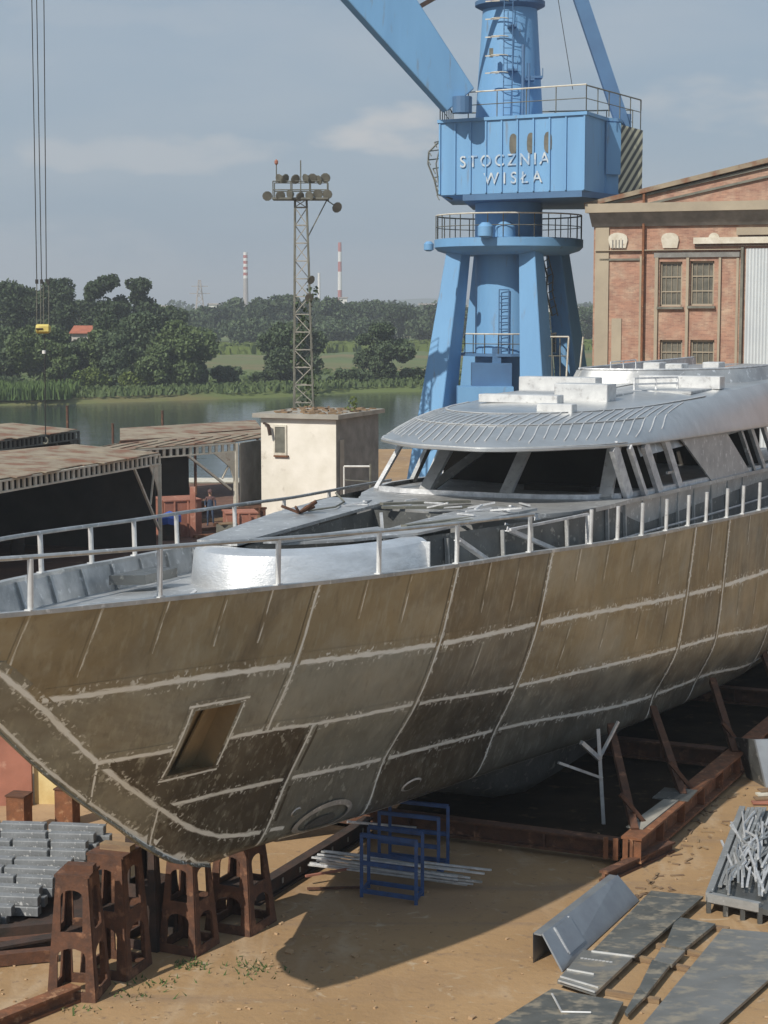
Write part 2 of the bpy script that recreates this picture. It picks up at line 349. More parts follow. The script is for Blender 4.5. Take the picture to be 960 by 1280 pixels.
def hull_mat():
    m = bpy.data.materials.new('bare_hull_aluminium'); m.use_nodes = True
    t = m.node_tree; b = t.nodes['Principled BSDF']; n = t.nodes.new; l = t.links.new
    tcn = n('ShaderNodeTexCoord'); uvn = n('ShaderNodeUVMap'); uvn.uv_map = 'UVMap'
    sep = n('ShaderNodeSeparateXYZ'); l(uvn.outputs[0], sep.inputs[0])
    ton = n('ShaderNodeAttribute'); ton.attribute_name = 'tone'; tsep = n('ShaderNodeSeparateColor'); l(ton.outputs['Color'], tsep.inputs[0])
    def noise(sc, st=(1,1,1), d=5, vec=None, rot=(0,0,0), rg=.6, ds=0):
        mpn = n('ShaderNodeMapping'); mpn.inputs['Scale'].default_value = st; mpn.inputs['Rotation'].default_value = rot
        l(vec or tcn.outputs['Object'], mpn.inputs['Vector'])
        k = n('ShaderNodeTexNoise'); k.inputs['Scale'].default_value = sc; k.inputs['Detail'].default_value = d; k.inputs['Distortion'].default_value = ds
        k.inputs['Roughness'].default_value = rg; l(mpn.outputs[0], k.inputs['Vector']); return k.outputs['Fac']
    def ramp(src, a, z, lo=0, hi=1):
        q = n('ShaderNodeMapRange'); q.inputs['From Min'].default_value = a; q.inputs['From Max'].default_value = z
        q.inputs['To Min'].default_value = lo; q.inputs['To Max'].default_value = hi
        l(src, q.inputs['Value']); return q.outputs[0]
    def mth(op, a, c=None):
        q = n('ShaderNodeMath'); q.operation = op; q.use_clamp = False
        for i, e in enumerate((a, c)):
            if e is None: continue
            if isinstance(e, (int, float)): q.inputs[i].default_value = e
            else: l(e, q.inputs[i])
        return q.outputs[0]
    def mix(f, a, c):
        q = n('ShaderNodeMixRGB')
        if isinstance(f, (int,float)): q.inputs[0].default_value = f
        else: l(f, q.inputs[0])
        for i, e in ((1,a),(2,c)):
            if isinstance(e, tuple): q.inputs[i].default_value = (*e,1)
            else: l(e, q.inputs[i])
        return q.outputs[0]
    brown = tsep.outputs[0]; dark = tsep.outputs[1]
    # sheet tone: brown ground reflection put into the colour, against grey, uneven
    base = mix(ramp(mth('ADD', brown, mth('MULTIPLY', mth('SUBTRACT', noise(.7, (1,1,2), 6, ds=.6), .5), 1.1)), .2, .8), (.325,.35,.325), (.335,.31,.225))
    base = mix(ramp(noise(.5, (1,1,1.5), 5), .45, .8), base, (.46,.49,.46))
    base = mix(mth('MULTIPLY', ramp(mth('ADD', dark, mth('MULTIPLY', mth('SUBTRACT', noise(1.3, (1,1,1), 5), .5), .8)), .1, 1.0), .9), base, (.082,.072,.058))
    base = mix(mth('MULTIPLY', ramp(noise(.28, (1,1,1.6), 5, ds=1.2), .48, .64), .45), base, (.14,.125,.10))
    streak = ramp(noise(2.2, (3.2,3.2,.35), 6), .52, .72)                 # run marks down the plates
    base = mix(mth('MULTIPLY', streak, .35), base, (.50,.54,.49))
    st2 = ramp(noise(3.1, (2.6,2.6,.3), 5, rot=(0,R(14),0)), .55, .75)
    base = mix(mth('MULTIPLY', st2, .30), base, (.095,.09,.085))
    lowb = tsep.outputs[2]
    dab = mth('MAXIMUM', mth('MULTIPLY', ramp(noise(4.2, (1.2,1.2,.8), 4, rot=(0,R(30),0)), .61, .65), ramp(noise(.8, (1,1,1), 3), .42, .58)), mth('MULTIPLY', ramp(noise(6.5, (2.0,2.0,.5), 3, rot=(0,R(-12),0)), .62, .66), ramp(noise(.6, (1,1,1), 3), .45, .6)))
    base = mix(mth('MULTIPLY', mth('MULTIPLY', dab, lowb), .7), base, (.50,.54,.51))
    # ground seams carried by the strips' v coordinate
    u = sep.outputs[0]; v = sep.outputs[1]
    isb = ramp(v, 14, 15); vv = mth('ABSOLUTE', mth('SUBTRACT', v, mth('MULTIPLY', isb, 20)))
    cu = n('ShaderNodeCombineXYZ'); l(u, cu.inputs[0]); l(v, cu.inputs[1])
    nA = noise(3.5, (1,.8,1), 5, cu.outputs[0]); nB = noise(11, (1,.13,1), 2, cu.outputs[0]); nC = noise(1.1, (1,.1,1), 2, cu.outputs[0]); nD = noise(2.0, (1,.3,1), 4, cu.outputs[0])
    core = ramp(mth('ADD', vv, mth('MULTIPLY', mth('SUBTRACT', nA, .5), .7)), .33, .15)
    ticks = mth('MULTIPLY', mth('MULTIPLY', ramp(nB, .555, .60), ramp(nC, .44, .5)), ramp(mth('ADD', vv, mth('MULTIPLY', nA, .5)), 1.2, .95))
    full = mth('MAXIMUM', mth('MULTIPLY', core, .95), mth('MULTIPLY', ticks, .7))
    brk = mth('MULTIPLY', mth('MULTIPLY', core, ramp(nD, .46, .54)), .75)
    q = n('ShaderNodeMix'); q.data_type = 'FLOAT'; l(isb, q.inputs[0]); l(full, q.inputs[2]); l(brk, q.inputs[3])
    seam = mth('MULTIPLY', q.outputs[0], ramp(noise(1.2, (1,1,1), 4), .3, .65, .85, 1.0))
    col = mix(seam, base, (.94,1.0,1.0))
    l(col, b.inputs['Base Color'])
    mtl = ramp(seam, 0, 1, .62, .2); l(mtl, b.inputs['Metallic'])
    rg = ramp(noise(1.5, (1,1,.6), 5), .3, .7, .28, .50); l(rg, b.inputs['Roughness'])
    bp = n('ShaderNodeBump'); bp.inputs['Strength'].default_value = .35; bp.inputs['Distance'].default_value = .12
    l(noise(.9, (1,1,1), 2), bp.inputs['Height']); l(bp.outputs[0], b.inputs['Normal'])
    return m
M['hull'] = hull_mat()
M['recess'] = mat('brown_recess', (.40,.31,.18), (.25,.20,.13), 1.0, .5, .5)  # golden brown pocket lining, mottled by noise
FRM = [7.84, 11.96, 15.7, 23.04, 25.43, 30.0, 34.5, 39]
def tone(s, t):                                   # sheet by sheet: painted golden ground reflection, darkness, brush marks
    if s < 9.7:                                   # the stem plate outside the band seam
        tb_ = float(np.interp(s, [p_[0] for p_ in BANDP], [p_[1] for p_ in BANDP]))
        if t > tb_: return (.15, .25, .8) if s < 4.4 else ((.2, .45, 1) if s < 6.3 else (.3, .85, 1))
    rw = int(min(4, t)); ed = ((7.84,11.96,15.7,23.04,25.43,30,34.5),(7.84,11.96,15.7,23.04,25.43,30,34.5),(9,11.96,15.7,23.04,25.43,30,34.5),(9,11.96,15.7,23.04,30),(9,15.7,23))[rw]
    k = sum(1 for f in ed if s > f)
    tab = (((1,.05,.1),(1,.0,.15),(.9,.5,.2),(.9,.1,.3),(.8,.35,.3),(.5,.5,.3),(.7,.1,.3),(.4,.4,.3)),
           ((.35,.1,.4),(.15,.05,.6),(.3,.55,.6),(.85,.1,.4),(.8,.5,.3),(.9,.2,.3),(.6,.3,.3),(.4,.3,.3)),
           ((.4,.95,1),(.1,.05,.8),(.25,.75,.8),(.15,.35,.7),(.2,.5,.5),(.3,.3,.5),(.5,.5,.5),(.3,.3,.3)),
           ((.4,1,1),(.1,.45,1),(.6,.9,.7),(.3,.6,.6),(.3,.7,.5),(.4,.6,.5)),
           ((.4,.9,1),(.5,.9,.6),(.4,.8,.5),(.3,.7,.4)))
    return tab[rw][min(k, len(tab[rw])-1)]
BANDP = [(2.0,.42),(2.5,.72),(2.95,1.02),(3.6,1.5),(4.35,2.0),(5.1,2.5),(5.95,2.98),(6.8,3.4),(7.5,3.72),(8.2,3.95),(9.0,4.05),(9.6,4.08)]
def hn(s, t):
    a = Vector(SV(*hull(s+.05, t)))-Vector(SV(*hull(max(s-.05, S0f(t)), t))); c = Vector(SV(*hull(s, min(5,t+.03))))-Vector(SV(*hull(s, max(0,t-.03))))
    q = a.cross(c)
    if q.length < 1e-7: return Vector((-.5,-.86,0)).normalized()
    q.normalize()
    if q.y > 0: q = -q
    return q
hb = MB(); tones = []; HNV = []
for sg in (1, -1):
    P = {(i,j): hull(s,t) for i, s in enumerate(scol) for j, t in enumerate(trow)}
    idx = {}; vs = []
    for k_, p in P.items(): idx[k_] = len(vs); vs.append(SV(p[0], sg*p[1], p[2])); q_ = hn(scol[k_[0]], trow[k_[1]]); HNV.append(Vector((q_.x, q_.y*sg, q_.z)))
    fs = []
    for i in range(len(scol)-1):
        for j in range(len(trow)-1):
            sm, tm = (scol[i]+scol[i+1])/2, (trow[j]+trow[j+1])/2
            if HOLE[0] < sm < HOLE[1] and HOLE[2] < tm < HOLE[3]: continue
            if scol[i+1] <= S0f(trow[j]) + 1e-6 and scol[i+1] <= S0f(trow[j+1]) + 1e-6: continue
            f = [idx[(i,j)], idx[(i+1,j)], idx[(i+1,j+1)], idx[(i,j+1)]]
            fs.append(tuple(f if sg < 0 else f[::-1])); tones.append(tone(sm, tm))
    hb.add(vs, fs)
    # transom
    col = [idx[(len(scol)-1, j)] for j in range(len(trow))]
    mid = [SV(scol[-1], 0, P[(len(scol)-1, j)][2]) for j in range(len(trow))]
    tv = [vs[c] for c in col]+mid; m_ = len(trow)
    HNV += [Vector((1,0,0))]*len(tv); hb.add(tv, [(j, j+1, m_+j+1, m_+j) for j in range(m_-1)]); tones += [(.3,.3,.3)]*(m_-1)
def ribbon(path, hw, off=.004, voff=0, sides=(1,-1)):
    ps = []
    for i, (s, t) in enumerate(path):
        p = SV(*hull(s,t)); nn = hn(s,t); ps.append((p, nn, s, t))
    for sg in sides:
        vs = []; uvs = []; L_ = 0; side_ = []
        for i, (p, nn, s, t) in enumerate(ps):
            a = ps[max(0,i-1)][0]; c = ps[min(len(ps)-1,i+1)][0]; tg = (c-a)
            if tg.length < 1e-6: tg = Vector((1,0,0))
            tg.normalize(); sd_ = nn.cross(tg).normalized()
            Ps = (SV(*hull(s+.06,t))-p)/.06; dt_ = .04 if t < 4.9 else -.04; Pt = (SV(*hull(s,t+dt_))-p)/dt_
            g11, g12, g22 = Ps.dot(Ps), Ps.dot(Pt), Pt.dot(Pt); r1, r2_ = sd_.dot(Ps), sd_.dot(Pt); dd_ = g11*g22-g12*g12
            if dd_ > 1e-5: al, be = (r1*g22-r2_*g12)/dd_, (r2_*g11-r1*g12)/dd_
            else: al, be = 0, 0
            side_.append((al, be))
            if i: L_ += (p-ps[i-1][0]).length
            for e in (-1, 0, 1):
                s2, t2 = s+al*hw*e, min(5, max(0.0, t+be*hw*e)); q = SV(*hull(s2, t2)) if (al or be) and s2 > S0f(t2)+.01 else p+sd_*hw*e
                q = q+nn*off; m_ = hn(max(s2, S0f(t2)+.02), t2) if e and (al or be) else nn
                vs.append(Vector((q.x, q.y if sg > 0 else -q.y, q.z))); HNV.append(Vector((m_.x, m_.y*sg, m_.z))); uvs.append((L_+path[0][0]*3.3+voff*.7, e+voff))
        fs = []
        for i in range(len(ps)-1):
            for e in (0, 1):
                fs.append((3*i+e, 3*i+e+1, 3*i+3+e+1, 3*i+3+e)); sn = -1 if e == 0 else 1; al, be = side_[i]
                tones.append(tone(path[i][0]+al*hw*sn*.6, min(4.99, max(0, path[i][1]+be*hw*sn*.6))))
        hb.add(vs, fs, uvs)
def lin(a, b_, k): return [a+(b_-a)*i/k for i in range(k+1)]
# the stem band: a line a constant way in from the stem
band = BANDP
bs = pchip(range(len(band)), [p[0] for p in band]); bt = pchip(range(len(band)), [p[1] for p in band])
bz = pchip([2.12,2.93,4.35,5.95,7.2,8.1,9.5], [6.16,5.55,4.42,3.37,2.66,2.33,2.13])
def t_at(s, z):
    lo_, hi_ = 0.0, 4.6
    for _ in range(26):
        md = (lo_+hi_)/2
        if hull(s, md)[2] > z: lo_ = md
        else: hi_ = md
    return lo_
bandp = [(s, t_at(s, bz(s))) for s in lin(2.0, 9.5, 60)]
ribbon(bandp, .17)
ribbon([(max(.3, S0f(t))+.07, t) for t in lin(.0, 4.95, 50)], .10)
for t, s_, hw in ((1, 2.95, .19), (2, 4.35, .15), (3, 6.0, .16)):
    if t == 2:
        ribbon([(s, t) for s in lin(s_, HOLE[0]-.1, 6)], hw); ribbon([(s, t) for s in lin(HOLE[1]+.1, 44, 100)], hw)
    else: ribbon([(s, t) for s in lin(s_, 44, 110)], hw)
ribbon([(s, 4.06) for s in lin(9.6, 44, 100)], .11)
for s, t0, t1 in ((7.84,0,2),(9.0,2,4.05),(11.96,0,4.05),(15.7,0,4.05),(23.04,0,4.05),(25.43,0,4.05),(30,0,4.05),(34.5,0,4),(39,0,4)):
    ribbon([(s, t) for t in lin(t0+.005, t1, 30)], .12, off=.007)
for (sa, ta, sb, tb) in ((4.35,2.0,4.62,2.7),(6.0,3.0,6.55,3.85),(8.25,3.98,8.6,4.85)):   # short welds across the stem plate
    ribbon([(max(sa+(sb-sa)*f, S0f(ta+(tb-ta)*f)+.02), ta+(tb-ta)*f) for f in lin(0,1,8)], .07)
rb = random.Random(11)
for s in (1.3,2.25,3.35,4.5,5.7,6.7,9.2,10.5,13.2,14.4,17.0,18.3,19.6,21.2,24.2,27,28.6,32):
    ribbon([(s, t) for t in lin(.04, rb.uniform(.45,.8), 10)], .07, voff=20)
for s in (13.6,17.2,18.9,20.6,22,26.8,28.2): ribbon([(s, t) for t in lin(1.1, rb.uniform(1.6,1.95), 8)], .06, voff=20)
# frame round the anchor pocket
h0,h1,g0,g1 = HOLE
e = .05
ribbon([(s, g0-e*.6) for s in lin(h0-.16,h1+.16,8)], .085, voff=0); ribbon([(s, g1+e*.6) for s in lin(h0-.1,h1+.12,8)], .085)
ribbon([(h0-.07, t) for t in lin(g0,g1,8)], .085); ribbon([(h1+.07, t) for t in lin(g0,g1,8)], .085)
# small round vent openings and the bow-thruster tunnel mouth drawn as a ground ring (geometry below)
for fi, f in enumerate(hb.f):                                         # wind every face outwards
    g_ = Vector((0,0,0)); P_ = [hb.v[i] for i in f]
    for i in range(1, len(P_)-1): g_ += (P_[i]-P_[0]).cross(P_[i+1]-P_[0])
    if g_.dot(sum((HNV[i] for i in f), Vector())) < 0:
        hb.f[fi] = f[::-1]
        if fi in hb.uv: hb.uv[fi] = hb.uv[fi][::-1]
ho = hb.build('hull', M['hull'], yacht, local=True, smooth=True, fix=False)
ho.data.normals_split_custom_set_from_vertices([tuple(q) for q in HNV])
ca = ho.data.color_attributes.new('tone', 'FLOAT_COLOR', 'CORNER')
for fi, p in enumerate(ho.data.polygons):
    c_ = tones[fi]
    for li in p.loop_indices: ca.data[li].color = (*c_, 1)
# anchor pocket (both sides)
for sg in (1,-1):
    pb = MB(); ring = [(s,g0) for s in lin(h0,h1,10)]+[(h1,t) for t in lin(g0,g1,12)][1:]+[(s,g1) for s in lin(h1,h0,10)][1:]+[(h0,t) for t in lin(g1,g0,12)][1:-1]
    O = [hull(s,t) for s,t in ring]; outer = [SV(a,sg*o,z) for a,o,z in O]; inner = [SV(a,sg*max(o-.36,.05),z) for a,o,z in O]; k = len(ring)
    pb.add(outer+inner, [(i,(i+1)%k,k+(i+1)%k,k+i) for i in range(k)]+[tuple(range(k,2*k))])
    pk = ysec(pb, 'anchor_pocket', M['recess'], fix=False)
    rb_ = MB(); sx = h0+.72*(h1-h0); a_ = hull(sx,g0+.05); c_ = hull(sx-.1,g1-.05)
    rb_.beam(SV(a_[0],sg*max(a_[1]-.32,.1),a_[2]), SV(c_[0],sg*max(c_[1]-.32,.08),c_[2]), .03, .25, up=(1,0,0))
    rb_.build('pocket_rib', M['recess'], pk, local=True)
# bow thruster tunnel: ground ring, mouth shade painted as a flat dark disc
def onhull(s, t, off=.0, sg=1): p = SV(*hull(s,t)); q = hn(s,t); p = p+q*off; return Vector((p.x, p.y*sg, p.z))
for sg in (1,-1):
    for (cs, ct, ru, rv, nm) in ((10.55,3.70,.80,.24,'thruster_tunnel'),(9.62,3.5,.12,.06,'drain_boss'),(13.2,3.55,.3,.09,'drain_boss')):
        rg = MB(); k = 28
        o_ = [onhull(cs+ru*math.cos(a)+.25*ru*math.sin(a), ct-rv*math.sin(a), .03, sg) for a in [2*math.pi*i/k for i in range(k)]]
        i_ = [onhull(cs+.84*ru*math.cos(a)+.2*ru*math.sin(a), ct-.74*rv*math.sin(a), .045, sg) for a in [2*math.pi*i/k for i in range(k)]]
        rg.add(o_+i_, [(i,(i+1)%k,k+(i+1)%k,k+i) for i in range(k)])
        oo = ysec(rg, nm, M['alu'], fix=False)
        if nm == 'thruster_tunnel':
            mt = MB(); c_ = [onhull(cs-.02+.48*ru*math.cos(a)+.2*ru*math.sin(a), ct-.02-.44*rv*math.sin(a)+.08, .018, sg) for a in [2*math.pi*i/k for i in range(k)]]
            mt.add(c_, [tuple(range(k))]); mt.build('tunnel_mouth_shade', M['alu_d'], oo, local=True, fix=False)
kb = MB()                                                             # box keel
kp = [(15.4,1.36,.08),(16.6,1.02,.42),(17.8,.66,.80),(19,.52,.97),(21,.5,1.0),(30,.5,1.05),(38,.5,1.0),(42,.9,.6)]
vs = []
for a, za, wd in kp: vs += [SV(a,o*wd,z) for o, z in ((-2.15,1.5),(-1.9,za+(1.4-za)*.35),(-1.5,za+.02),(0,za-.02),(1.5,za+.02),(1.9,za+(1.4-za)*.35),(2.15,1.5))]
kb.add(vs, [(i*7+j, i*7+j+1, (i+1)*7+j+1, (i+1)*7+j) for i in range(len(kp)-1) for j in range(6)])
ysec(kb, 'keel', M['alu_d'], smooth=True, fix=False)

# bulwark inside, cap rail, deck
SH = FZ[0]; SB = FO[0]
ss = lin(.55, 45.8, 120); DK = .47
def hofs(s, z):                                   # half breadth of the shell at a height
    lo_, hi_ = 0.0, 1.2
    for _ in range(22):
        mid_ = (lo_+hi_)/2
        if hull(s, mid_)[2] > z: lo_ = mid_
        else: hi_ = mid_
    return hull(s, lo_)[1]
HO = pchip(ss, [max(hofs(s, FZ[0](s)-.5)-.07, .005) for s in ss])
bw = MB()
for sg in (1,-1):
    vs = []
    for s in ss:
        o, z = SB(s), SH(s); oi = max(o-.11, .02); di = min(HO(s), max(o-.14,.015))
        vs += [SV(s, sg*(o+.02), z-.05), SV(s, sg*(o+.02), z+.012), SV(s, sg*oi, z+.012), SV(s, sg*oi, z-.05), SV(s, sg*di, z-DK)]
    n_ = 5; bw.add(vs, [(i*n_+j, i*n_+j+1, (i+1)*n_+j+1, (i+1)*n_+j) for i in range(len(ss)-1) for j in range(4)])
    for s in lin(1.6, 44, 36):
        o, z = SB(s), SH(s)
        if o > .4: bw.beam(SV(s, sg*(o-.13), z-.04), SV(s, sg*(HO(s)-.03), z-DK), .06, .05)
ysec(bw, 'bulwark', M['alu'])
dk = MB(); vs = []
for s in ss:
    for f in (-1,-.5,0,.5,1): vs.append(SV(s, f*max(HO(s)+.01,.004), SH(s)-DK+.10*(1-f*f)*min(1, SB(s)/3)))
dk.add(vs, [(i*5+j, i*5+j+1, (i+1)*5+j+1, (i+1)*5+j) for i in range(len(ss)-1) for j in range(4)])
ysec(dk, 'deck', M['alu_deck'], smooth=True)
def dz(s): return SH(s)-DK+.06

# stanchions and hand rails
near = [2.27,4.34,6.85,9.52,11.96,14.78,17.48,18.7,19.9,21.25,22.6,23.8,25.3,26.5,27.8,29.1,30.4,31.7,33]
far = [2.4,4.24,6.18,8.06,9.8,11.68,14.37,17.0,19.89,23.1,26,29,32]
def top(s, sg): return SV(s, sg*(SB(s)-.03), SH(s)+(.70 if sg > 0 else .62))
for lst, sg in ((near,1),(far,-1)):
    for s in lst:
        p = MB(); p.tube(SV(s, sg*(SB(s)-.045), SH(s)), top(s, sg), .042, 10); p.box(SV(s, sg*(SB(s)-.045), SH(s)+.02), (.14,.10,.02))
        ysec(p, 'stanchion', M['alu_w'], smooth=True)
for sg, a, z_ in ((1,.9,14.9),(-1,.9,24.0)):
    hr = MB(); hr.path([top(s, sg)+Vector((0,0,.02)) for s in lin(a, z_, 40)], .034, 8)
    ysec(hr, 'hand_rail', M['alu'], smooth=True)
mr = MB(); mr.path([SV(s, SB(s)-.3, SH(s)-.25) for s in lin(17.2, 33, 30)], .025, 6); ysec(mr, 'side_deck_rail', M['alu'])

# foredeck trunk with the open well
def loop3(bx, rings, close=False):
    n_ = len(rings[0]); vs = [p for r in rings for p in r]
    m_ = n_ if close else n_-1
    bx.add(vs, [(j*n_+i, j*n_+(i+1)%n_, (j+1)*n_+(i+1)%n_, (j+1)*n_+i) for j in range(len(rings)-1) for i in range(m_)])
tr = [(12.35,2.15),(11.4,1.98),(10.5,1.55),(9.75,1.0),(9.3,.45),(9.12,-.1),(9.25,-.7),(9.7,-1.25),(10.6,-1.75),(12,-2.0),(16.8,-2.4)]
q1 = pchip(range(len(tr)), [p[0] for p in tr]); q2 = pchip(range(len(tr)), [p[1] for p in tr]); TR = [(q1(k), q2(k)) for k in lin(0,len(tr)-1,50)]
def ins(p, d):
    cx, cy = 13.5, -.1; v_ = Vector((cx-p[0], cy-p[1])); v_.normalize(); return (p[0]+v_.x*d, p[1]+v_.y*d)
tb = MB(); ZT = 6.84
rings = [[SV(*ins(p, 0), dz(9.5)-.25) for p in TR], [SV(*ins(p,.10), ZT-.16) for p in TR], [SV(*ins(p,.17), ZT-.05) for p in TR], [SV(*ins(p,.30), ZT) for p in TR], [SV(*ins(p,.62), ZT+.02) for p in TR]]
loop3(tb, rings)
tb.beam(SV(12.3,2.12,6.1), SV(12.3,1.2,6.1), .04, 1.4)
M['alu_t'] = mat('brushed_trunk_aluminium', (.88,.89,.90), (.60,.62,.64), 1.6, .36, .8, .22, 9, r2=.5, stretch=(1,1,2.5)); ysec(tb, 'foredeck_trunk', M['alu_t'], smooth=True)
wl = MB()                                                            # well: open box with a dark inside
wl.add([SV(10.1,-.42,ZT),SV(12.4,.95,ZT),SV(16.0,.95,ZT),SV(16.2,-.85,ZT),SV(10.1,-.42,5.75),SV(12.4,.95,5.75),SV(16.0,.95,5.75),SV(16.2,-.85,5.75)],
       [(0,1,5,4),(1,2,6,5),(2,3,7,6),(3,0,4,7),(4,5,6,7)])
ysec(wl, 'well', M['alu_d'], fix=False)
sl = MB(); sl.prism([SV(9.9,-1.25,ZT+.03),SV(9.85,-.42,ZT+.03),SV(16.0,-.85,ZT+.03),SV(17.3,-.9,ZT+.03),SV(17.3,-2.35,ZT+.03),SV(14.2,-2.05,ZT+.03)], (0,0,.06))
ysec(sl, 'deck_plate', M['alu_deck'])
nr = MB(); nr.prism([SV(10.3,.15,ZT+.02),SV(12.4,1.0,ZT+.02),SV(17.3,1.0,ZT+.02),SV(17.3,2.3,ZT+.02),SV(12.6,1.75,ZT+.02),SV(11.3,1.1,ZT+.02)], (0,0,.05))
nr.prism([SV(10.0,.0,ZT+.08),SV(10.15,.25,ZT+.08),SV(12.4,1.15,ZT+.08),SV(12.6,.95,ZT+.08)], (0,0,.06))
ysec(nr, 'well_coaming', M['alu_deck'])
# house side below the windows, from the foredeck aft, in dull plate
def hs(s): return 1.35+1.7*min(1,max(0,(s-12.3)/5.5))**.8 if s < 18 else 3.05
hp = MB(); st = lin(12.35, 44, 70)
loop3(hp, [[SV(s, hs(s), dz(s)-.15) for s in st], [SV(s, hs(s)-.05, 6.78-.012*max(0,s-20)) for s in st]])
loop3(hp, [[SV(s, -hs(s), dz(s)-.15) for s in st], [SV(s, -hs(s)+.05, 6.78-.012*max(0,s-20)) for s in st]])
ysec(hp, 'house_side', M['alu_d'], fix=False)
for s in (12.9,13.6,15.2,16.1,17.3,18.4,19.5,20.7,22,23.4,24.8,26.2,27.8,29.4,31):
    rbm = MB(); rbm.beam(SV(s, hs(s)+.03, dz(s)), SV(s, hs(s)-.0, 6.7), .07, .06); ysec(rbm, 'side_frame', M['alu'])
rbm = MB(); rbm.path([SV(s, 3.12, dz(s)+.28) for s in lin(17.6, 34, 20)], .03, 5); ysec(rbm, 'side_stringer', M['alu'])
# pilothouse platform / window sill
ZP = 6.79
pf = MB(); pfo = [(19.6,-2.75),(17.9,-1.9),(17.0,-.6),(16.6,.9),(16.9,2.0),(18.2,2.85),(20,3.12),(22.5,3.2)]
a1 = pchip(range(len(pfo)), [p[0] for p in pfo]); a2 = pchip(range(len(pfo)), [p[1] for p in pfo]); PFO = [(a1(k), a2(k)) for k in lin(0,len(pfo)-1,40)]
aft = [(s, 3.2) for s in lin(23,44,20)]+[(44,-3.1),(21,-3.1)]
def zaft(s): return ZP-.026*max(0,s-21)
pf.add([SV(p[0],p[1],zaft(p[0])) for p in PFO+aft], [tuple(range(len(PFO)+len(aft)))])
loop3(pf, [[SV(p[0],p[1],zaft(p[0])) for p in PFO+aft[:-2]], [SV(p[0],p[1]+.0,zaft(p[0])-.09) for p in PFO+aft[:-2]], [SV(p[0]+.12,p[1]-.12,zaft(p[0])-.10) for p in PFO+aft[:-2]], [SV(p[0]+.18,p[1]-.16,6.1) for p in PFO+aft[:-2]]])
ysec(pf, 'window_sill_deck', M['alu_deck'])
# sill upstand
def sill(k):    # base line of the glazing, k 0..1 far corner -> near corner -> aft
    pts = [(27,-2.9),(21.3,-2.9),(20.35,-2.75),(20.05,-2.0),(20.0,-1.0),(20.0,.4),(20.1,1.4),(20.45,2.3),(21.1,2.85),(22.3,3.05),(26,3.1),(34,3.1),(43,3.1)]
    f = k*(len(pts)-1); i = min(int(f), len(pts)-2); t_ = f-i
    return (pts[i][0]*(1-t_)+pts[i+1][0]*t_, pts[i][1]*(1-t_)+pts[i+1][1]*t_)
SL = [sill(k) for k in lin(0,1,72)]
su = MB(); loop3(su, [[SV(p[0],p[1],zaft(p[0])-.02) for p in SL], [SV(p[0],p[1],zaft(p[0])+.09) for p in SL], [SV(p[0]+.1,p[1]*.96,zaft(p[0])+.09) for p in SL]])
ysec(su, 'window_sill', M['alu_b'], fix=False)
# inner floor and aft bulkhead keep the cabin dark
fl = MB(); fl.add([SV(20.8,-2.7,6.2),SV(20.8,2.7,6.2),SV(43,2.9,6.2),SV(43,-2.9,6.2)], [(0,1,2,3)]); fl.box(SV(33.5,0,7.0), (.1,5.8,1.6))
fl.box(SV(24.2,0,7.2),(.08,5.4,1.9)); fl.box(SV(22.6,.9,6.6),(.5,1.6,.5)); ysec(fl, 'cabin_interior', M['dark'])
# window pillars
def pil(b0, b1, wd, dp=.10, m=None, nm='window_pillar'):
    p = MB(); a, c = SV(*b0), SV(*b1); p.beam(a, c, wd, dp, up=(1,0,0) if abs(b0[1]) < 2.7 else (0,1,0)); return ysec(p, nm, m or M['alu'])
pil((20.3,-2.72,6.8),(21.7,-2.5,8.1),.08, m=M['alu_b'])
pil((20.05,-1.42,6.8),(22.0,-1.35,8.2),.27, m=M['alu_w']); pil((20.1,.5,6.8),(22.0,.55,8.3),.27, m=M['alu_w']); pil((20.7,2.62,6.8),(21.9,2.45,8.0),.30, m=M['alu_w'])
for s, d_ in ((22.6,1.3),(23.6,1.2),(24.6,1.0),(26.3,1.0)): pil((s,-2.85,6.75),(s+d_,-2.7,8.1),.16)
pil((21.5,-1.9,6.75),(24.2,-.5,8.3),.2)                                 # inclined inner brace
pil((21.35,2.95,6.75),(20.5,2.85,7.95),.36, m=M['alu_b'])
for s, wd in ((22.1,.14),(23.2,.30),(24.8,.26)): pil((s,3.1,6.72),(s-.95,3.0,7.9),wd, m=M['alu_b'])
hx = MB(); hx.beam(SV(23.9,3.06,7.1), SV(24.5,3.06,7.1), .06); ysec(hx, 'pillar_crossbar', M['alu'])
gp = MB(); gp.prism([SV(27.6,3.14,6.60),SV(31.6,3.14,6.48),SV(29.3,3.05,7.72),SV(25.0,3.05,7.86)], (0,.05,0)); ysec(gp, 'side_panel', M['alu_deck'])
for s, wd in ((32.1,.12),(33.2,.2),(34.6,.2),(36,.2),(38,.2)): pil((s,3.12,6.45),(s-1.3,3.0,7.75),wd)
ub = MB()
loop3(ub, [[SV(s,3.0,7.62) for s in lin(22,43,20)], [SV(s,2.85,8.0) for s in lin(22,43,20)]]); ysec(ub, 'window_header', M['alu'], fix=False)

